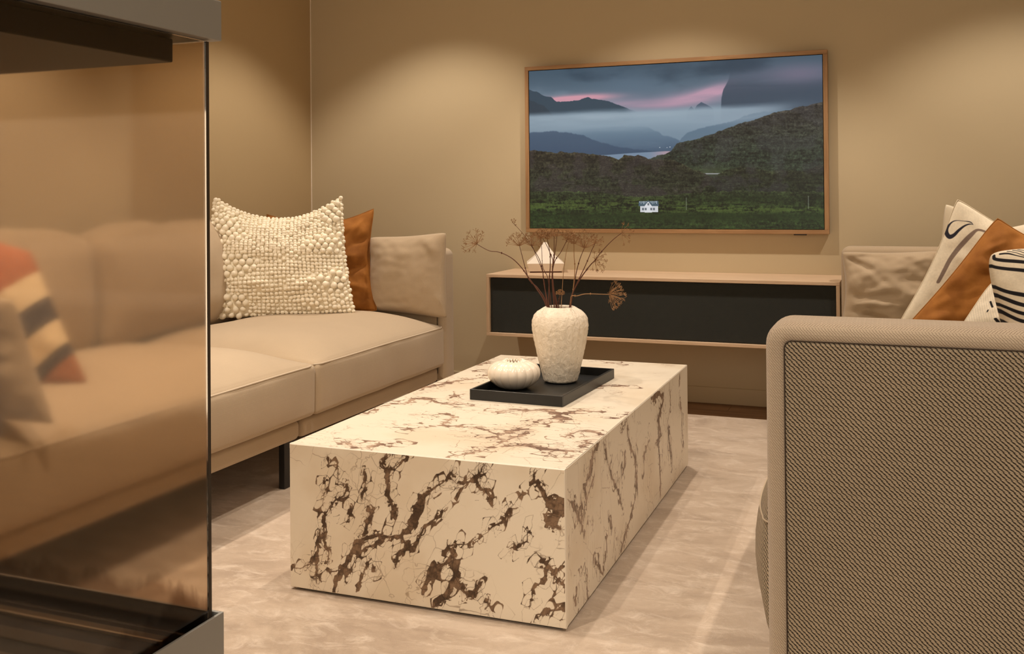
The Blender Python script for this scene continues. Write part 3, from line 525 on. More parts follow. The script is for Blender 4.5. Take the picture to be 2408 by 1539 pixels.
# ceiling downlights
for i, (x, y, pw_) in enumerate(LAMPS):
    where = ['near the back left corner', 'above the left end of the wall cabinet', 'above the far arm of the right sofa',
             'above the left sofa seat', 'above the marble table', 'above the right sofa', 'behind the glass fireplace', 'beside the chimney of the fireplace, added as fill'][i]
    t = thing('downlight', 'round recessed white ceiling downlight ' + where, 'lamp', (x, y, CEIL), 'recessed downlights in the ceiling')
    bm = lathe([(.03,-.0055),(.048,-.006),(.05,-.001),(.05,0)], 32); rim = obj('trim_ring', bm, MLAMPW, t, True)
    bm = lathe([(.028,-.0065),(.001,-.0065)], 24); obj('diffuser', bm, MGLOW, t)
    ld = bpy.data.lights.new('spot', 'SPOT'); ld.energy = pw_; ld.color = LAMP_COL
    ld.spot_size = math.radians(SPOT_ANGLE); ld.spot_blend = SPOT_BLEND; ld.shadow_soft_size = .022
    lo = bpy.data.objects.new('spot', ld); link(lo); lo.location = (x, y, CEIL-.012)

# ---------------------------------------------------------------- marble coffee table
TX, TY, TW, TL, TH, TROT = (-0.6779, -2.4925, 0.6928, 1.3806, 0.36, 0.0091)
def make_table():
    t = thing('coffee_table', 'large rectangular block coffee table clad in cream marble with brown veins', 'table', (TX, TY, 0))
    t.rotation_euler = (0, 0, TROT)
    cream = np.array([238, 225, 203])/255.
    dk = np.array([72, 52, 36])/255.; md = np.array([132, 104, 80])/255.
    imf = marble_image('marble_front', TW, TH, VEIN_FRONT, 1700, 21, dk, md, cream, .0105, (.8, 1.35), .7, 1.1, .35, True, (9, 7, .45))
    dk2 = np.array([112, 84, 68])/255.; md2 = np.array([168, 140, 118])/255.
    imt = marble_image('marble_top', TW, TL, VEIN_TOP, 1300, 33, dk2, md2, cream*.93, .015, (1.35, .85), 1.0, 2.6, -.3, True, (17, 6, .75))  # base cream darkened on top only, offsetting the strong lamplight there
    ims = marble_image('marble_side', TL, TH, VEIN_SIDE, 1300, 45, md*.85, md2, cream, .013, (.85, 1.6), .8, 1.5, .1, False, (5, 15, .6))
    mats = [image_mat('marble_front', imf, .35, .4), image_mat('marble_top', imt, .38, .4), image_mat('marble_side', ims, .35, .4)]
    medge = mat('marble_edge', srgb(244, 232, 212), .4)
    th = .012; z0 = .017
    def panel(name, quad, nrm, m, g=.0012, corner_uv=((0,0),(1,0),(1,1),(0,1))):
        # quad: 4 corners of the outer face (counter-clockwise seen from outside); slab grows inwards
        q = [Vector(p) for p in quad]; n = Vector(nrm)
        c = sum(q, Vector())/4; bm = bmesh.new(); uvl = bm.loops.layers.uv.new('UVMap')
        ux = (q[1]-q[0]).normalized(); uy = (q[3]-q[0]).normalized()
        def inset(d, dep): return [q[0]+ux*d+uy*d-n*dep, q[1]-ux*d+uy*d-n*dep, q[2]-ux*d-uy*d-n*dep, q[3]+ux*d-uy*d-n*dep]
        lv = [inset(.0018, 0), inset(0, .0018), inset(0, th)]
        V = [[bm.verts.new(p) for p in r] for r in lv]
        def uvof(p):
            d = p-q[0]; return (d.dot(ux)/(q[1]-q[0]).length, d.dot(uy)/(q[3]-q[0]).length)
        def face(vs, mi):
            f = bm.faces.new(vs); f.material_index = mi
            for l in f.loops: l[uvl].uv = uvof(l.vert.co)
        face(V[0], 0)
        for r in (0, 1):
            for k in range(4): face((V[r][(k+1)%4], V[r][k], V[r+1][k], V[r+1][(k+1)%4]), 1)
        face(V[2][::-1], 1)
        o = obj(name, bm, m, t); o.data.materials.append(medge); return o
    W_, L_, H_ = TW, TL, TH
    # local axes: x to the left is negative, origin = near right corner
    panel('front_panel', [(-W_,0,z0),(0,0,z0),(0,0,H_-.0005),(-W_,0,H_-.0005)], (0,-1,0), mats[0])
    o = panel('side_panel', [(0,th,z0),(0,L_,z0),(0,L_,H_-.0005),(0,th,H_-.0005)], (1,0,0), mats[2])
    o2 = panel('side_panel', [(-W_,L_,z0),(-W_,th,z0),(-W_,th,H_-.0005),(-W_,L_,H_-.0005)], (-1,0,0), mats[2])
    panel('back_panel', [(-th,L_,z0),(-W_+th,L_,z0),(-W_+th,L_,H_-.0005),(-th,L_,H_-.0005)], (0,1,0), mats[0])
    panel('top_panel', [(-W_+.0005,.0005,H_),(-.0005,.0005,H_),(-.0005,L_-.0005,H_),(-W_+.0005,L_-.0005,H_)], (0,0,1), mats[1])
    box('plinth', -W_+.012, -.012, .012, L_-.012, .011, H_-th-.001, MBLACK, t)
    return t
make_table()

# ---------------------------------------------------------------- television in an oak frame
TVX0, TVX1, TVZ0, TVZ1 = (-1.6642, -0.3052, 0.7883, 1.5501)
def make_tv():
    t = thing('television', 'wide wall television in a thin oak frame showing misty green mountains', 'television', ((TVX0+TVX1)/2, 0, TVZ0-.02))
    fw, d = .0185, .043
    cx, cz = t.location.x, t.location.z
    P = [(TVX0-fw, TVX1+fw, TVZ1, TVZ1+fw, MFRAME), (TVX0-fw, TVX1+fw, TVZ0-fw, TVZ0, MFRAME),
         (TVX0-fw, TVX0, TVZ0, TVZ1, MFRAMEV), (TVX1, TVX1+fw, TVZ0, TVZ1, MFRAMEV)]
    for x0, x1, z0, z1, m in P:
        box('frame_rail', x0, x1, -d, -.006, z0, z1, m, t, .0012)
    box('back_cover', TVX0+.01, TVX1-.01, -.03, -.001, TVZ0+.01, TVZ1-.01, MBLACK, t)
    im = landscape()
    m = mat('screen_picture', (.01,.01,.012,1), .35, spec=.3); b = bsdf(m)
    ti = N(m, 'ShaderNodeTexImage', image=im, extension='EXTEND'); tc = N(m, 'ShaderNodeTexCoord')
    L(m, tc.outputs['UV'], ti.inputs['Vector']); L(m, ti.outputs['Color'], b.inputs['Emission Color']); b.inputs['Emission Strength'].default_value = 1.04
    bm = bmesh.new(); uvl = bm.loops.layers.uv.new('UVMap')
    g = .003
    fr = [bm.verts.new(p) for p in ((TVX0+g,-.039,TVZ0+g),(TVX1-g,-.039,TVZ0+g),(TVX1-g,-.039,TVZ1-g),(TVX0+g,-.039,TVZ1-g))]
    bk = [bm.verts.new(p) for p in ((TVX0+g,-.030,TVZ0+g),(TVX1-g,-.030,TVZ0+g),(TVX1-g,-.030,TVZ1-g),(TVX0+g,-.030,TVZ1-g))]
    f = bm.faces.new(fr)
    for l, uv in zip(f.loops, ((0,0),(1,0),(1,1),(0,1))): l[uvl].uv = uv
    for k in range(4):
        f2 = bm.faces.new((fr[(k+1)%4], fr[k], bk[k], bk[(k+1)%4])); f2.material_index = 1
    s = obj('screen', bm, m, t); s.data.materials.append(MBLACK)
    box('sensor_bar', TVX1-.13, TVX1-.075, -.040, -.030, TVZ0-fw-.005, TVZ0-fw+.001, MBLACK, t, .001)
    adopt(t)
make_tv()

# ---------------------------------------------------------------- wall hung media cabinet
BX0, BX1, BZ0, BZ1, BD = (-1.7585, -0.2285, 0.3129, 0.5915, 0.3607)
def make_bench():
    t = thing('media_cabinet', 'long low wall-hung oak cabinet with dark fabric front', 'cabinet', ((BX0+BX1)/2, 0, BZ0))
    e = .014
    box('top_panel', BX0, BX1, -BD, -.001, BZ1-e, BZ1, MOAK, t, .0012)
    box('bottom_panel', BX0, BX1, -BD, -.001, BZ0, BZ0+e, MOAK, t, .0012)
    box('side_panel', BX0, BX0+e, -BD, -.001, BZ0+e, BZ1-e, MOAKV, t, .001)
    box('side_panel', BX1-e, BX1, -BD, -.001, BZ0+e, BZ1-e, MOAKV, t, .001)
    box('back_panel', BX0+e, BX1-e, -.02, -.002, BZ0+e, BZ1-e, MOAK, t)
    f = box('fabric_front', BX0+e+.002, BX1-e-.002, -BD+.014, -BD+.03, BZ0+e+.002, BZ1-e-.004, MSPK, t, .003)
    f['label'] = 'dark charcoal speaker cloth flap'
    adopt(t)
make_bench()

# faceted white lantern on the cabinet
def make_lantern():
    x, y = -1.551, -.14
    t = thing('ceramic_lantern', 'small white faceted lantern with pointed roof on the oak cabinet', 'lantern', (x, y, BZ1)); t.rotation_euler = (0, 0, .36)
    n = 4
    def ring(bm, r, z, a0=math.pi/4, sq=n): return [bm.verts.new((r*math.cos(a0+2*math.pi*k/sq), r*math.sin(a0+2*math.pi*k/sq), z)) for k in range(sq)]
    def build(prof, name, m):
        bm = bmesh.new(); R = [ring(bm, r, z) for r, z in prof]
        for i in range(len(R)-1):
            for k in range(n): bm.faces.new((R[i][k], R[i][(k+1)%n], R[i+1][(k+1)%n], R[i+1][k]))
        bm.faces.new(R[0][::-1]); bm.faces.new(R[-1]); return obj(name, bm, m, t)
    build([(.106,.006),(.121,.042)], 'body', MLAMPW)
    build([(.121,.0422),(.070,.074),(.034,.108),(.016,.130),(.010,.137)], 'roof', MLAMPW)
    build([(.102,.0),(.102,.006)], 'base', MSTEM)  # thin reddish brown strip along the lower edge
make_lantern()

# ================================================================ sofas
def smooth_noise(p, s, seed=0): return mnoise.noise(Vector((p[0]*s+seed*7.3, p[1]*s+seed*3.1, p[2]*s)))
def soft_box(name, x0, x1, y0, y1, z0, z1, r, m, parent, crown=0, bulge=(0,0), res=.03, wr=.0, seed=0, taper=None, shape=None):
    """rounded block; crown lifts the top, bulge pushes the +x / -x faces, wr adds soft wrinkles"""
    nx, ny, nz = [max(4, int(round((b-a)/res))) for a, b in ((x0,x1),(y0,y1),(z0,z1))]
    hx, hy, hz = (x1-x0)/2, (y1-y0)/2, (z1-z0)/2; c = Vector(((x0+x1)/2, (y0+y1)/2, (z0+z1)/2))
    def axis(n, h):   # denser samples where the edge turns
        k = 4; e = [-h + r*(1-math.cos(math.pi/2*i/k)) for i in range(k)] if False else [-h+r*i/k for i in range(k)]
        mid = [(-h+r)+(2*h-2*r)*i/n for i in range(n+1)]
        return e+mid+[-v for v in reversed(e)]
    AX, AY, AZ = axis(nx, hx), axis(ny, hy), axis(nz, hz)
    vid = {}; V = []; F = []
    def vert(i, j, k):
        key = (i, j, k)
        if key in vid: return vid[key]
        p = Vector((AX[i], AY[j], AZ[k]))
        q = Vector((max(-hx+r, min(hx-r, p.x)), max(-hy+r, min(hy-r, p.y)), max(-hz+r, min(hz-r, p.z))))
        d = p-q
        if d.length > 1e-9: p = q + d.normalized()*r
        u, v, w_ = p.x/hx, p.y/hy, p.z/hz
        up = (w_+1)/2
        if crown: p.z += crown*(1-abs(u)**3.5)*(1-abs(v)**7)*max(0, up)**2
        if bulge[0]: p.x += bulge[0]*max(0, u)**3*(1-w_*w_)*(1-abs(v)**6)
        if bulge[1]: p.x -= bulge[1]*max(0, -u)**3*(1-w_*w_)*(1-abs(v)**6)
        if shape: p = shape(p, u, v, w_)
        P = p + c
        if wr: P += (p.normalized())*wr*(smooth_noise(P, 5, seed)+.5*smooth_noise(P, 12, seed))
        vid[key] = len(V); V.append(P); return vid[key]
    NX, NY, NZ = len(AX)-1, len(AY)-1, len(AZ)-1
    for i in range(NX):
        for j in range(NY):
            F.append((vert(i,j,0), vert(i,j+1,0), vert(i+1,j+1,0), vert(i+1,j,0)))
            F.append((vert(i,j,NZ), vert(i+1,j,NZ), vert(i+1,j+1,NZ), vert(i,j+1,NZ)))
    for i in range(NX):
        for k in range(NZ):
            F.append((vert(i,0,k), vert(i+1,0,k), vert(i+1,0,k+1), vert(i,0,k+1)))
            F.append((vert(i,NY,k), vert(i,NY,k+1), vert(i+1,NY,k+1), vert(i+1,NY,k)))
    for j in range(NY):
        for k in range(NZ):
            F.append((vert(0,j,k), vert(0,j,k+1), vert(0,j+1,k+1), vert(0,j+1,k)))
            F.append((vert(NX,j,k), vert(NX,j+1,k), vert(NX,j+1,k+1), vert(NX,j,k+1)))
    return pydata(name, V, F, m, parent, True)
def tube_obj(name, pts, rad, m, parent, n=6):
    bm = bmesh.new(); add_tube(bm, pts, rad, n); return obj(name, bm, m, parent, True)
def rrect(x0, x1, z0, z1, R, n=8, corners=(1,1,1,1)):
    """closed outline, corners order: bottom-left, bottom-right, top-right, top-left"""
    out = []
    for (cx, cz, a0, on) in ((x0, z0, 180, corners[0]), (x1, z0, 270, corners[1]), (x1, z1, 0, corners[2]), (x0, z1, 90, corners[3])):
        rr = R if on else .004
        sx = 1 if cx == x0 else -1; sz = 1 if cz == z0 else -1
        for k in range(n+1):
            a = math.radians(a0+90*k/n); out.append((cx+sx*rr+rr*math.cos(a), cz+sz*rr+rr*math.sin(a)))
    return out
def arm_panel(name, x0, x1, y0, y1, z0, z1, m_face, m_band, parent, R=.05, side='both'):
    """upholstered slab in the x-z plane: flat faces, rounded band, stitched seam around each face"""
    a = thing_part(name, parent)
    T = y1-y0; r = min(.030, T/2.2)
    prof = [(.036, .0)] + [(r*(1-math.sin(t)), r*(1-math.cos(t))) for t in [math.pi/2*k/6 for k in range(0, 7)]]
    # inset, depth from the y0 face ; start just inside the seam groove
    prof = [(.0335, .0030), (.0315, .0010)] + [(r*(1-math.sin(t)), r*(1-math.cos(t))-.001*(1-t/(math.pi/2))) for t in [math.pi/2*k/6 for k in range(0, 7)]]
    full = prof + [(i, T-d) for i, d in reversed(prof)]
    V = []; F = []; n = None
    for ins, dep in full:
        o = rrect(x0+ins, x1-ins, z0+ins, z1-ins, max(R-ins, .012), 8, (0,0,1,1) if z0 < .3 else (1,1,1,1)); n = len(o)
        V += [(x, y0+dep, z) for x, z in o]
    for i in range(len(full)-1):
        for k in range(n): F.append((i*n+k, i*n+(k+1)%n, (i+1)*n+(k+1)%n, (i+1)*n+k))
    band = pydata('border_band', V, F, m_band, a, True)
    for sgn, Yf, nm in ((0, y0, 'outer_face'), (1, y1, 'inner_face')):
        o = rrect(x0+.0325, x1-.0325, z0+.0325, z1-.0325, max(R-.0325, .013), 8, (0,0,1,1) if z0 < .3 else (1,1,1,1))
        o2 = rrect(x0+.037, x1-.037, z0+.037, z1-.037, max(R-.037, .011), 8, (0,0,1,1) if z0 < .3 else (1,1,1,1))
        s = -1 if sgn == 0 else 1
        V = [(x, Yf-s*.0035, z) for x, z in o]+[(x, Yf-s*.0002, z) for x, z in o2]; n = len(o)
        F = [(k, (k+1)%n, n+(k+1)%n, n+k) for k in range(n)]+[tuple(range(n, 2*n))]
        if sgn: F = [f[::-1] for f in F]
        pydata(nm, V, F, m_face, a)
        # stitches: short thread pieces in the seam
        o3 = rrect(x0+.0333, x1-.0333, z0+.0333, z1-.0333, max(R-.0333, .013), 8, (0,0,1,1) if z0 < .3 else (1,1,1,1))
        tube_obj('seam', [(x, Yf-s*.0012, z) for x, z in o3]+[(o3[0][0], Yf-s*.0012, o3[0][1])], .0010, MSTITCH, a)
    return a
def thing_part(name, parent):
    o = bpy.data.objects.new(name, None); link(o, parent); o.empty_display_size = .03; return o

def left_sofa():
    t = thing('sofa', 'long beige woven sofa along the left wall behind the marble table', 'sofa')
    xf, xb = -1.80, -2.86; yf, yn = -.61, -3.14
    # bases (front rail and body)
    ys = [(-.74, -1.762), (-1.772, -3.03)]
    for a, b in ys:
        soft_box('base', xb+.05, xf-.018, b, a, .165, .229, .020, MSOFA, t, res=.12)
    sy = [(-.735, -1.718), (-1.722, -3.02)]
    for k, (a, b) in enumerate(sy):
        def shp(p, u, v, w_, k=k):
            # welt line sits on the front edge at z = .40, the cushion rises behind it
            return p
        sc = soft_box('seat_cushion', -2.62, xf+.01, b, a, .232, .402, .020, MSOFA, t, crown=.076, bulge=(.012, 0), res=.04, wr=.004, seed=k)
        hy = (a-b)/2; cy = (a+b)/2; pts = []
        for i in range(41):
            v = -1+2*i/40; y = cy+v*(hy-.004); ed = max(0, abs(v)-.94)/.06
            pts.append((xf+.0075-.014*ed**2, y, .3975+.0008*math.sin(y*9)))
        tube_obj('piping', smooth_path(pts, 2), .0032, MPIPE, sc)
    # back frame and back cushions
    soft_box('back_frame', xb, xb+.13, -3.03, -.72, .165, .70, .03, MSOFA, t, res=.1)
    for k, (a, b) in enumerate([(-.80, -1.83), (-1.85, -2.97)]):
        soft_box('back_cushion', -2.80, -2.58, b, a, .42, .80, .05, MSOFA, t, bulge=(.05, 0), res=.045, wr=.02, seed=5+k, crown=.055)
    arm_panel('armrest', xb, xf+.002, -.725, yf, .165, .725, MSOFA, MSOFA, t, R=.034)
    arm_panel('armrest', xb, xf+.002, yn, -3.03, .165, .725, MSOFA, MSOFA, t)
    for x, y in ((-1.86, -1.79), (-1.86, -.72), (-2.8, -.72), (-2.8, -1.79), (-1.86, -3.05), (-2.8, -3.05)):
        bm = bmesh.new(); add_box(bm, x-.011, x+.011, y-.03, y+.03, .0115, .18, .002); obj('leg', bm, MBLACK, t)
    return t
left_sofa()

def right_sofa():
    t = thing('sofa', 'beige woven sofa in the right foreground seen from its coarse armrest side', 'sofa')
    xf, xb = -.218, .86; yn, yf = -2.80, -.27
    soft_box('base', xf+.03, xb-.02, -2.67, -.39, .085, .24, .03, MSOFA, t, res=.12)
    for k, (a, b) in enumerate([(-.39, -1.52), (-1.53, -2.676)]):
        def shp(p, u, v, w_):
            return p
        f = soft_box('seat_cushion', xf-.008, .66, b, a, .10, .425, .05, MSOFAR, t, crown=.045, bulge=(0, .058), res=.045, wr=.003, seed=20+k)
        hy = (a-b)/2; cy = (a+b)/2
        pts = [(xf-.008-.0435*(1-max(0, abs(-1+2*i/40))**6), cy+(-1+2*i/40)*(hy-.003), .345) for i in range(41)]
        pts = [(x+(.03 if i in (0, 40) else 0), y, z) for i, (x, y, z) in enumerate(pts)]
        tube_obj('piping', smooth_path(pts, 2), .0018, MSOFA, f)
    soft_box('back_frame', xb-.13, xb, -2.67, -.39, .085, .70, .03, MSOFA, t, res=.1)
    for k, (a, b) in enumerate([(-.42, -1.53), (-1.55, -2.64)]):
        soft_box('back_cushion', .60, .80, b, a, .44, .80, .05, MSOFA, t, bulge=(0, .04), res=.05, wr=.015, seed=35+k, crown=.03)
    arm_panel('armrest', xf, xb, yn, -2.68, .04, .735, MSOFAR, MBAND, t, R=.043)
    arm_panel('armrest', xf-.004, xb, -.385, yf, .085, .735, MSOFA, MSOFA, t, R=.034)
    for x in (-.16, .8):
        for y in (-2.74, -.33):
            bm = bmesh.new(); add_box(bm, x-.03, x+.03, y-.012, y+.012, .0115, .09, .002); obj('leg', bm, MBLACK, t)
    return t
right_sofa()

# ================================================================ cushions
def pillow_surface(C4, thick, sag=(.05,.05,.05,.05), folds=(), wr=.006, seed=0, puff=.5, n=40, corner=.045, slump=0):
    """C4 = TL, TR, BR, BL. Returns f(u, v, side) and its grid; u right, v up in 0..1"""
    TL, TR, BR, BL = [Vector(p) for p in C4]
    nrm = (TR-TL).cross(BL-TL).normalized()
    if nrm.y > 0: nrm = -nrm
    def f(u, v, side):
        a = 2*u-1; b = 2*v-1
        uu = u - (sag[1]*max(0,a) - sag[3]*max(0,-a))*(1-b*b)
        vv = v - (sag[0]*max(0,b) - sag[2]*max(0,-b))*(1-a*a)
        ck = 1 - corner*(abs(a)**6)*(abs(b)**6); uu = .5+(uu-.5)*ck; vv = .5+(vv-.5)*ck
        p = (BL*(1-uu)+BR*uu)*(1-vv) + (TL*(1-uu)+TR*uu)*vv
        e = max(0, (1-a*a))*max(0, (1-b*b))
        h = e**puff
        if slump: h *= 1 - slump*b*(1-.5*abs(b))
        q = p*1.0
        wv = wr*(smooth_noise((u*3, v*3, side), 1.6, seed)+.6*smooth_noise((u*3, v*3, side), 4.0, seed))*min(1, e*6)
        for (u0, v0, u1, v1, wd, am) in folds:
            dx, dy = u1-u0, v1-v0; l2 = dx*dx+dy*dy
            t = max(0, min(1, ((u-u0)*dx+(v-v0)*dy)/l2)); d = math.hypot(u-u0-t*dx, v-v0-t*dy)
            wv += am*math.exp(-(d/wd)**2)*math.sin(math.pi*min(1, max(0, .08+t*.9)))
        return q + nrm*side*(thick/2*h + (wv if side > 0 else wv*.3)*min(1, e*8))
    return f, nrm
def make_pillow(name, label, C4, thick, m, group=None, n=44, cat='cushion', seam=None, uvmap=False, **kw):
    f, nrm = pillow_surface(C4, thick, n=n, **kw)
    base = sum((Vector(c) for c in C4[2:]), Vector())/2
    t = thing(name, label, cat, base, group)
    bm = bmesh.new(); uvl = bm.loops.layers.uv.new('UVMap'); G = {}
    def ease(t): return .5-.5*math.cos(math.pi*t)*(.35+.65) if False else t+.045*math.sin(2*math.pi*t)*-1
    for side in (1, -1):
        for i in range(n+1):
            for j in range(n+1):
                rim = i in (0, n) or j in (0, n)
                if side == -1 and rim: G[(side,i,j)] = G[(1,i,j)]; continue
                u, v = ease(i/n), ease(j/n)
                G[(side,i,j)] = bm.verts.new(f(u, v, side))
    flip = (G[(1,1,0)].co-G[(1,0,0)].co).cross(G[(1,0,1)].co-G[(1,0,0)].co).dot(nrm) < 0
    for side in (1, -1):
        for i in range(n):
            for j in range(n):
                q = [(i,j),(i+1,j),(i+1,j+1),(i,j+1)]
                if (side == -1) != flip: q = q[::-1]
                fc = bm.faces.new([G[(side,)+a] for a in q]); fc.smooth = True
                for l, a in zip(fc.loops, q): l[uvl].uv = (ease(a[0]/n), ease(a[1]/n))
    o = obj('cover', bm, m, t)
    if seam:
        ring = [(s, 0) for s in np.linspace(0,1,24)[:-1]]+[(1, s) for s in np.linspace(0,1,24)[:-1]]+[(1-s, 1) for s in np.linspace(0,1,24)[:-1]]+[(0, 1-s) for s in np.linspace(0,1,24)]
        tube_obj('seam', [f(u, v, 1) for u, v in ring], .0022, seam, t)
    adopt(t)
    return t, f
MARMC = MSOFA
make_pillow('armrest_cushion', 'plain beige cushion standing against the far arm of the left sofa, beside the rust cushion', ARMC_L, .13, MARMC,
            sag=(.03,.03,.02,.03), wr=.005, seed=3, folds=((.75,.95,.98,.7,.05,.008),(.1,.1,.6,.16,.04,-.006),(.9,.3,1,.1,.05,.01)))
make_pillow('armrest_cushion', 'beige cushion with deep creases leaning on the far arm of the right sofa', ARMC_R, .12, MARMC,
            sag=(.03,.02,.03,.06), wr=.012, seed=9, folds=((.05,.45,.6,.42,.035,-.014),(.1,.36,.7,.30,.03,.012),(.05,.26,.55,.12,.035,-.016),(.0,.14,.5,.04,.05,.012),(0,.95,.35,.75,.035,-.012)))
make_pillow('armrest_cushion', 'crumpled beige cushion in front of the striped one behind the fireplace glass', ARMC_N, .14, MARMC,
            sag=(.05,.04,.03,.05), wr=.02, seed=14, folds=((.3,.6,.95,.3,.05,.015),(.3,.3,.95,.1,.05,-.015)))
make_pillow('cushion', 'rust velvet cushion tucked behind the ivory bobble cushion on the left sofa', RUST_L, .13, MRUST, seam=MRUST,
            sag=(.14,.07,.03,.07), wr=.012, seed=4, folds=((.72,.35,1,.45,.03,-.018),(.72,.25,1,.2,.03,.014),(.8,.62,1,.72,.03,-.014),(.9,.9,.8,.7,.03,.012),(.75,.5,.95,.52,.03,.012)))
make_pillow('cushion', 'rust velvet cushion between the white loop cushion and the striped one on the right sofa', RUST_R, .15, MRUST, seam=MRUST,
            sag=(.10,.05,.04,.03), wr=.016, seed=6, folds=((.5,.8,.75,.5,.05,.018),(.1,.55,.5,.62,.03,-.014),(.10,.82,.3,.62,.02,-.014),(.35,.5,.75,.35,.04,-.012),(.3,.3,.6,.25,.05,.010),(.05,.7,.2,.9,.02,.01)))
make_pillow('cushion', 'plain cream cushion showing one corner behind the white loop cushion', BACKC, .10, MCREAM, sag=(.02,.05,.03,.03), seed=8)
make_pillow('cushion', 'plain white cushion behind the rust one at the right edge of the picture', WHITE_D, .12, MCREAM, sag=(.06,.04,.03,.03), seed=12, wr=.006)
# printed cushions
def cloth_print(name, fn, size=700, ground=(236,224,200), relief_scale=60):
    Y, X = np.mgrid[0:size, 0:size]; u = (X+.5)/size; v = 1-(Y+.5)/size
    img = np.ones((size, size, 3))*np.array(ground)/255.
    img = fn(img, u, v)
    img *= (1+.03*fbm(size, size, 90, 90, 5, 2)+.03*fbm(size, size, 5, 5, 8, 3))[..., None]
    m = image_mat(name, to_image(name, img), .9, .2)
    L(m, bump(m, noise_tex(m, coords(m), 240, 3, .6), .25, .001), bsdf(m).inputs['Normal'])
    return m
def stroke(img, u, v, pts, col, soft=.003):
    col = np.array(col)/255.; D = np.full(u.shape, 9.)
    P = [(a, b, c) for a, b, c in pts]
    for (x0,y0,r0),(x1,y1,r1) in zip(P[:-1], P[1:]):
        dx, dy = x1-x0, y1-y0; t = np.clip(((u-x0)*dx+(v-y0)*dy)/(dx*dx+dy*dy+1e-12), 0, 1)
        D = np.minimum(D, np.hypot(u-x0-t*dx, v-y0-t*dy)-(r0+(r1-r0)*t))
    return mixc(img, col, sstep(soft, -soft, D))
def spline3(pts, sub=8):
    return [tuple(p) for p in smooth_path(pts, sub)]
def loop_print(img, u, v):
    img = stroke(img, u, v, spline3(LOOP_A), (44, 42, 52))
    img = stroke(img, u, v, spline3(LOOP_B), (136, 118, 106))
    return img
make_pillow('cushion', 'white cushion printed with a dark loop and a taupe curved band on the right sofa', LOOP, .12, cloth_print('loop_print', loop_print), seam=MCREAM,
            sag=(.05,.05,.03,.05), wr=.006, seed=10, uvmap=True)
def rib_print(img, u, v):
    for a in RIB_S: img = stroke(img, u, v, spline3(a), (30, 27, 28))
    w_ = .5+.5*np.sin((u*.9+v*.4)*420); img *= (1-.07*w_[..., None]); return img
make_pillow('cushion', 'ribbed white cushion with short black bars low between the rust and striped cushions', RIB, .15, cloth_print('rib_print', rib_print, ground=(232,220,198)), seam=MCREAM,
            sag=(.03,.03,.03,.0), wr=.006, seed=15, folds=((.3,.9,.2,.3,.04,.008),))
def stripe_print(img, u, v):
    for a in STRIPE_S: img = stroke(img, u, v, spline3(a), (30, 27, 29))
    return img
make_pillow('cushion', 'cream cushion with bold black stripes at the right edge, nearest the front armrest', STRIPE, .17, cloth_print('stripe_print', stripe_print, ground=(214,200,176)),
            sag=(.0,.0,.0,-.02), wr=.006, seed=16, puff=.36, corner=.07)
def glass_print(img, u, v):
    c = lambda *a: np.array(a)/255.
    s = v + BAND_K*u   # slanting bands
    for lo, hi, col in BANDS:
        img = mixc(img, c(*col), ((s >= lo) & (s < hi))*1.0)
    return img
make_pillow('cushion', 'cushion with diagonal rust, cream and navy bands seen through the fireplace glass', STRIPE_L, .12, cloth_print('band_print', glass_print), sag=(.04,.03,.03,.03), seed=18)

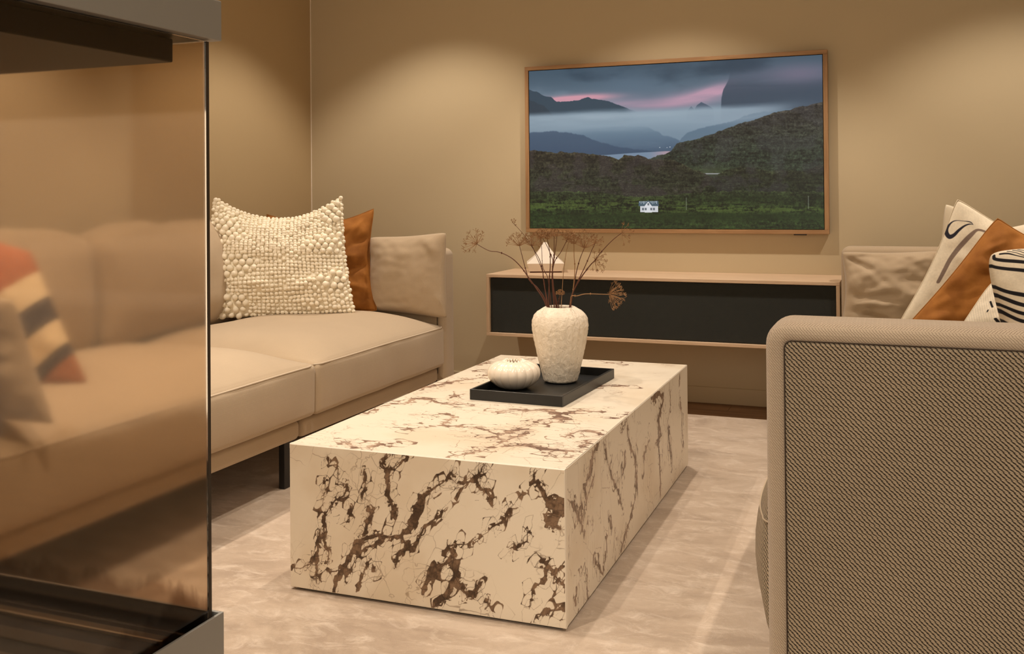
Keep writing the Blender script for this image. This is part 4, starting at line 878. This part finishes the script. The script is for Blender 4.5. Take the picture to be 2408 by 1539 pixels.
# ---------------------------------------------------------------- ivory bobble cushion
def bobble_cushion():
    t, f = make_pillow('cushion', 'ivory cushion covered in woollen bobbles on the left sofa beside the rust one', BOBBLE, .15, MIVORY,
                       sag=(.20,.03,.01,.0), wr=.012, seed=2, puff=.5, corner=.02, folds=((.1,.30,.5,.22,.05,.012),(.5,.22,.95,.30,.05,.012),(.05,.5,.6,.42,.04,-.008)))
    W_, H_ = .50, .50; rs = random.Random(5); pts = []
    def big(u, v):
        g = lambda cu, cv, ru, rv: ((u-cu)/ru)**2+((v-cv)/rv)**2 < 1
        return g(.10,.74,.17,.13) or g(.88,.60,.20,.12) or g(.12,.42,.26,.10) or g(.10,.07,.20,.13) or g(.93,.90,.13,.12) or g(.90,.27,.12,.08)
    def mids(u, v): return ((u-.08)/.14)**2+((v-.92)/.1)**2 < 1 or ((u-.8)/.2)**2+((v-.18)/.12)**2 < 1
    # large bobbles: staggered rows
    used = []
    def ok(u, v, r, thr=.70):
        for (a, b, s) in used:
            if abs(a-u)*W_ < .04 and abs(b-v)*H_ < .04 and math.hypot((a-u)*W_, (b-v)*H_) < (r+s)*thr: return False
        return True
    row = 0; v = .012
    while v < .995:
        u = .012 + (.5*.030/W_ if row % 2 else 0)
        while u < .995:
            uu = u+rs.uniform(-.006,.006); vv = v+rs.uniform(-.005,.005)
            if big(uu, vv): used.append((uu, vv, .0138+rs.uniform(-.0015,.0018)))
            u += .0265/W_
        v += .0235/H_; row += 1
    v = .008; row = 0
    while v < .998:
        u = .004
        wob = .012*math.sin(v*9)
        while u < .998:
            vv = v + .010*math.sin(u*7+row*.35) + rs.uniform(-.002,.002); uu = u+rs.uniform(-.004,.004)
            r = .0086+rs.uniform(-.0008,.0012)
            if mids(uu, vv): r *= 1.2
            if 0 <= vv <= 1 and ok(uu, vv, r): used.append((uu, vv, r))
            u += .0150/W_
        v += .0148/H_; row += 1
    for _ in range(9000):
        uu, vv = rs.random(), rs.random()
        if ok(uu, vv, .0082, .74): used.append((uu, vv, .0082+rs.uniform(-.0006,.0008)))
    used.sort(key=lambda a: -a[2])
    bmb = bmesh.new(); bmesh.ops.create_icosphere(bmb, subdivisions=2, radius=1)
    for vtx in bmb.verts:
        vtx.co *= 1+.10*mnoise.noise(vtx.co*1.7)
    for fc in bmb.faces: fc.smooth = True
    me = bpy.data.meshes.new('bobble'); bmb.to_mesh(me); me.materials.append(MIVORY)
    base = t.location
    bv = [v_.co.copy() for v_ in me.vertices]; bf = [tuple(p.vertices) for p in me.polygons]
    SV, SF = [], []
    for k, (u, v, r) in enumerate(used):
        p = f(u, v, 1)+Vector((.4,-.85,.2))*r*.35
        rot = Matrix.Rotation(rs.random()*6.28, 4, 'Z') @ Matrix.Rotation(rs.random()*6.28, 4, 'X')
        s = Vector((r*rs.uniform(.94,1.08), r*rs.uniform(.94,1.05), r*rs.uniform(.88,1.0)))
        if k < 300:
            o = bpy.data.objects.new('bobble', me); link(o, t)
            o.matrix_local = Matrix.Translation(p-base) @ rot @ Matrix.Diagonal((*s, 1))
        else:
            M = Matrix.Translation(p-base) @ rot @ Matrix.Diagonal((*s, 1)); b0 = len(SV)
            SV += [M @ c for c in bv]; SF += [tuple(i+b0 for i in q) for q in bf]
    # knitted back side, coarse bobble rows
    o = pydata('small_bobbles', SV, SF, MIVORY, t, True); o['kind'] = 'stuff'
    return t
bobble_cushion()

# ================================================================ tray and vases
def make_tray():
    A = Vector((-1.165,-1.894,0)); B = Vector((-.879,-1.905,0)); Cc = Vector((-.868,-1.435,0))
    w_ = (B-A).length; l_ = (Cc-B).length; ang = math.atan2((B-A).y, (B-A).x)
    t = thing('tray', 'rectangular black lacquered tray with raised rim on the marble table', 'tray', (A.x, A.y, TH+.0006)); t.rotation_euler = (0,0,ang)
    h, e = .030, .007
    box('tray_bottom', e, w_-e, e, l_-e, 0, .006, MTRAY, t)
    box('rim_side', 0, w_, 0, e, 0, h, MTRAY, t, .001); box('rim_side', 0, w_, l_-e, l_, 0, h, MTRAY, t, .001)
    box('rim_side', 0, e, e, l_-e, 0, h, MTRAY, t, .001); box('rim_side', w_-e, w_, e, l_-e, 0, h, MTRAY, t, .001)
make_tray()
ZT = TH+.0068
def make_vase():
    t = thing('vase', 'tall white textured vase of dried flower stems on the black tray', 'vase', (-.994, -1.580, ZT))
    prof = [(.0,.0),(.046,.0),(.052,.004),(.056,.018),(.064,.05),(.073,.09),(.081,.13),(.0865,.16),(.088,.178),(.0862,.195),(.080,.210),(.068,.222),(.054,.2295),(.048,.2335),(.0455,.235),(.043,.234),(.041,.228),(.046,.215),(.060,.205),(.072,.185),(.074,.16),(.066,.10),(.050,.03),(.045,.012),(.0,.010)]
    P = []
    for (r0,z0),(r1,z1) in zip(prof[:-1], prof[1:]):
        k = 6 if abs(z1-z0) > .012 and r0 > .03 else 2
        for i in range(k): P.append((r0+(r1-r0)*i/k, z0+(z1-z0)*i/k))
    P.append((.0008, .010))
    # smooth the outline
    for _ in range(3):
        P = [P[0]]+[((P[i-1][0]+2*P[i][0]+P[i+1][0])/4, (P[i-1][1]+2*P[i][1]+P[i+1][1])/4) for i in range(1, len(P)-1)]+[P[-1]]
    P[0] = (.0008, 0)
    bm = lathe(P, 128, lambda a, z: 1+.012*math.cos(a*22)*min(1, max(0, (.215-z)/.05)))
    for v in bm.verts:
        r = math.hypot(v.co.x, v.co.y)
        if r > .05 and v.co.z > .004:
            n_ = abs(mnoise.noise(Vector((v.co.x*95, v.co.y*95, v.co.z*60))))+.6*abs(mnoise.noise(v.co*190))
            k = 1+(n_-.25)*.030; v.co.x *= k; v.co.y *= k
    m = mat('rough_white_glaze', srgb(240, 226, 204), .5, spec=.4)
    f1 = noise_tex(m, coords(m, 'Object', (1,1,.7)), 75, 6, .6, .8); f2 = noise_tex(m, coords(m), 260, 3, .6)
    L(m, bump(m, f2, .25, .001, bump(m, f1, .8, .006)), bsdf(m).inputs['Normal'])
    o = obj('body', bm, m, t, True)
make_vase()
def make_squat():
    t = thing('vase', 'squat white ribbed pumpkin-shaped vase with zigzag rim on the black tray', 'vase', (-1.094, -1.723, ZT))
    prof = [(.0008,0),(.030,0),(.040,.002),(.060,.012),(.074,.026),(.0815,.043),(.0790,.060),(.068,.073),(.050,.081),(.033,.0835),(.025,.0835),(.023,.078),(.03,.07),(.045,.06),(.06,.045),(.05,.02),(.02,.01),(.0008,.01)]
    P = []
    for (r0,z0),(r1,z1) in zip(prof[:-1], prof[1:]):
        for i in range(3): P.append((r0+(r1-r0)*i/3, z0+(z1-z0)*i/3))
    P.append(prof[-1])
    for _ in range(3): P = [P[0]]+[((P[i-1][0]+2*P[i][0]+P[i+1][0])/4, (P[i-1][1]+2*P[i][1]+P[i+1][1])/4) for i in range(1, len(P)-1)]+[P[-1]]
    def rib(a, z):
        s = abs(math.sin(a*9)); return .955+.055*s**.6
    bm = lathe(P, 216, rib)
    for v in bm.verts:
        r = math.hypot(v.co.x, v.co.y)
        if .016 < r < .036 and v.co.z > .072:
            a = math.atan2(v.co.y, v.co.x); zig = abs(((a*9/math.pi) % 1)-.5)*2
            v.co.z += (zig-.5)*.009*max(0, 1-abs(r-.026)/.010)
    obj('body', bm, MWHITE, t, True)
make_squat()

# ---------------------------------------------------------------- dried umbel stems
STEM_LABELS = ['dried umbel stem arching far out to the left above the vase', 'dried stem with open umbel, second from the left', 'dried stem with umbel just left of the lantern roof',
 'thin dried stem with umbel crossing the lantern roof at its left', 'dried stem branching from the reddish node, head at the left of the cluster', 'straight thin dried stem in front of the lantern',
 'upright dried stem at the middle of the bunch', 'dried upright stem leaning slightly right of the bunch middle', 'dried stem leaning right from the reddish node', 'fine pale dried stem just right of the lantern',
 'pale upright dried stem with knotted joint right of the lantern', 'dried stem with wide open umbel right of the lantern', 'dried stem with small dark seed head, second from the right', 'longest dried stem leaning far right to the television corner frame',
 'side branch with small umbel pointing right below the long stem', 'dried stem bent level to the right with dense drooping head', 'short curled dried head low in the vase mouth', 'thin dried twig reaching up left above the cluster']
def make_stem(i, pts, hr, dr, nr):
    base = Vector(pts[0]); rs = random.Random(100+i)
    t = thing('dried_flower_stem', STEM_LABELS[i], 'dried flower', base, 'dried flower stems in the white vase')
    P = [Vector(p) for p in pts]
    # carry the stem down into the vase
    d = (P[0]-P[1]).normalized(); root = P[0] + Vector((0,0,-.09)) + (Vector((-.994,-1.58,0))-Vector((P[0].x,P[0].y,0)))*.3
    path = smooth_path([root]+P, 6); n = len(path)
    thin = i in (9, 17, 3)
    r0, r1 = (.0012, .0007) if thin else (.0021, .0009)
    bm = bmesh.new(); add_tube(bm, path, [r0+(r1-r0)*k/(n-1) for k in range(n)], 6)
    # joint knots
    for fr in (.45, .72):
        q = path[int(n*fr)]; mtx = Matrix.Translation(q) @ Matrix.Diagonal((r0*1.25, r0*1.25, r0*1.8, 1))
        bmesh.ops.create_icosphere(bm, subdivisions=1, radius=1, matrix=mtx)
    pale = i in (9, 10, 15)
    obj('stem', bm, MSTEML if pale else MSTEM, t, True)
    # flower head
    tip = P[-1]; ax = Vector((dr[0], 0, dr[1])).normalized()
    side = ax.cross(Vector((0,1,0))).normalized(); up = Vector((0,1,0))
    bm = bmesh.new(); bs = bmesh.new()
    nr = int(nr*1.45)
    for k in range(nr):
        th_ = 2*math.pi*k*.618; sp = math.radians(78)*math.sqrt((k+.5)/nr)
        if i in (0, 14): sp *= 1.15
        dd = (ax*math.cos(sp) + (side*math.cos(th_)+up*math.sin(th_))*math.sin(sp)).normalized()
        ln = hr*rs.uniform(.78, 1.12)
        e = tip+dd*ln; mid = tip+dd*ln*.5 + ax*(-.04*hr) + Vector((0,0,.05*hr))
        add_tube(bm, smooth_path([tip, mid, e], 2), [.0008,.0007,.0006,.0005,.0005], 4)
        for q in range(rs.choice((5, 6, 7))):
            th2 = rs.random()*6.28; sp2 = rs.uniform(.2, 1.2)
            s2 = dd.orthogonal().normalized(); u2 = dd.cross(s2)
            d2 = (dd*math.cos(sp2)+(s2*math.cos(th2)+u2*math.sin(th2))*math.sin(sp2)).normalized()
            l2 = hr*rs.uniform(.14, .28); e2 = e+d2*l2
            add_tube(bm, [e, e2], [.0005, .0004], 3)
            if rs.random() < .8:
                mtx = Matrix.Translation(e2) @ d2.to_track_quat('Z','Y').to_matrix().to_4x4() @ Matrix.Diagonal((.0009,.0009,.0019,1))
                bmesh.ops.create_icosphere(bs, subdivisions=1, radius=1, matrix=mtx)
    h = obj('flower_head', bm, MSTEML, t); s = obj('seeds', bs, MSEED, h); s['kind'] = 'stuff'
    adopt(t)
for i, (pts, hr, dr, nr) in enumerate(STEMS): make_stem(i, pts, hr, dr, nr)

# ================================================================ three-sided glass fireplace
def make_fireplace():
    X1, Y1 = -.767, -3.53; X0, Y0 = -1.75, -4.12
    t = thing('fireplace', 'three-sided glass fireplace with warm grey metal rims in the left foreground', 'fireplace', (X1, Y1, .011))
    def B(name, *a, m=MSTEEL, bev=.0015, par=None): return box(name, *a, m, par or t, bev)
    # plinth and lower rim
    B('plinth', X0-.3, X1, Y0, Y1, .011, .30, m=MWALL, bev=.003)
    z = .45
    zl = .4165
    B('lower_body', X0-.3, X1-.004, Y0+.004, Y1-.004, .30, .405, m=MSTEEL)
    for (a,b,c,d) in ((X1-.004,X1,Y0,Y1),(X0-.3,X1-.004,Y1-.004,Y1),(X0-.3,X1-.004,Y0,Y0+.004)):
        B('rim_strip', a,b,c,d, .30, z, bev=.0008)
    # hood ring and chimney breast
    B('hood_rim', X0-.3, X1+.001, Y0-.001, Y1+.001, 1.141, 1.190, m=MSTEEL)
    B('chimney_breast', X0-.3, X1-.012, Y0+.012, Y1-.012, 1.19, CEIL-.002, m=MWALL)
    g = .0105
    # inner baffle behind the upper glass
    B('inner_baffle', X0-.2, X1-.038, Y0+.04, Y1-.042, 1.112, 1.1405, m=MBLACK, bev=.002)
    # end wall of the fire box
    B('end_wall', X0-.3, X0+.0, Y0+.02, Y1-.02, .405, 1.141, m=MWALL)
    # panes
    gm = bpy.data.materials.new('smoked_glass'); gm.use_nodes = True; b = bsdf(gm)
    b.inputs['Transmission Weight'].default_value = 1; b.inputs['Roughness'].default_value = .05; b.inputs['IOR'].default_value = 1.45
    b.inputs['Base Color'].default_value = (.83, .74, .635, 1)
    # soot film near the lower edge and the corner
    v = coords(gm); sx = N(gm, 'ShaderNodeSeparateXYZ'); L(gm, v, sx.inputs[0])
    nz = noise_tex(gm, coords(gm, 'Object', (1,1,.35)), 14, 6, .6, .6)
    mr = N(gm, 'ShaderNodeMapRange'); mr.inputs[1].default_value = .43; mr.inputs[2].default_value = .52; mr.inputs[3].default_value = .62; mr.inputs[4].default_value = -.10
    L(gm, sx.outputs['Z'], mr.inputs[0])
    ad = N(gm, 'ShaderNodeMath', operation='ADD'); L(gm, nz, ad.inputs[0]); L(gm, mr.outputs[0], ad.inputs[1])
    L(gm, ramp(gm, ad.outputs[0], [(.66, (.83,.74,.635,1)), (.82, (.42,.32,.24,1))]), b.inputs['Base Color'])
    zg0, zg1 = .4195, 1.1395
    box('glass_pane', X1-g-.004, X1-g, Y0+g+.001, Y1-g-.0045, zg0, zg1, gm, t)
    box('glass_pane', X0, X1-g-.0045, Y1-g-.004, Y1-g, zg0, zg1, gm, t)
    box('glass_pane', X0, X1-g-.0045, Y0+g, Y0+g+.004, zg0, zg1, gm, t)
    # sealing strip on the pane corner
    box('corner_seal', X1-g-.0043, X1-g+.0006, Y1-g-.0043, Y1-g+.0006, zg0, zg1, MSTEELD, t)
    box('corner_seal', X1-g-.0043, X1-g+.0006, Y0+g-.0006, Y0+g+.0043, zg0, zg1, MSTEELD, t)
    # floor plate, rails and burner slots
    box('floor_plate', X0, X1-.004, Y0+.004, Y1-.004, .4055, .419, MSTEELD, t)
    MR = mat('worn_rail', srgb(168, 140, 108), .35, .6)
    box('rail', X0+.02, X1-.055, Y1-.046, Y1-.034, .4192, .4262, MR, t, .002)
    box('rail', X0+.02, X1-.055, Y0+.034, Y0+.046, .4192, .4262, MR, t, .002)
    box('rail', X1-.055, X1-.047, Y0+.05, Y1-.05, .4192, .4242, MSTEELD, t, .002)
    for k in range(9):
        y = Y1-.085-k*.054
        box('slat', X0+.04, X1-.072, y-.012, y+.012, .4192, .4222, mat('slat_metal', srgb(120, 104, 84), .5, .3) if k == 0 else bpy.data.materials['slat_metal'], t, .001)
    box('slot_dark', X0+.03, X1-.062, Y0+.056, Y1-.056, .4190, .4194, MBLACK, t)  # flat black sheet painting in the darkness of the burner slots
    adopt(t)
make_fireplace()
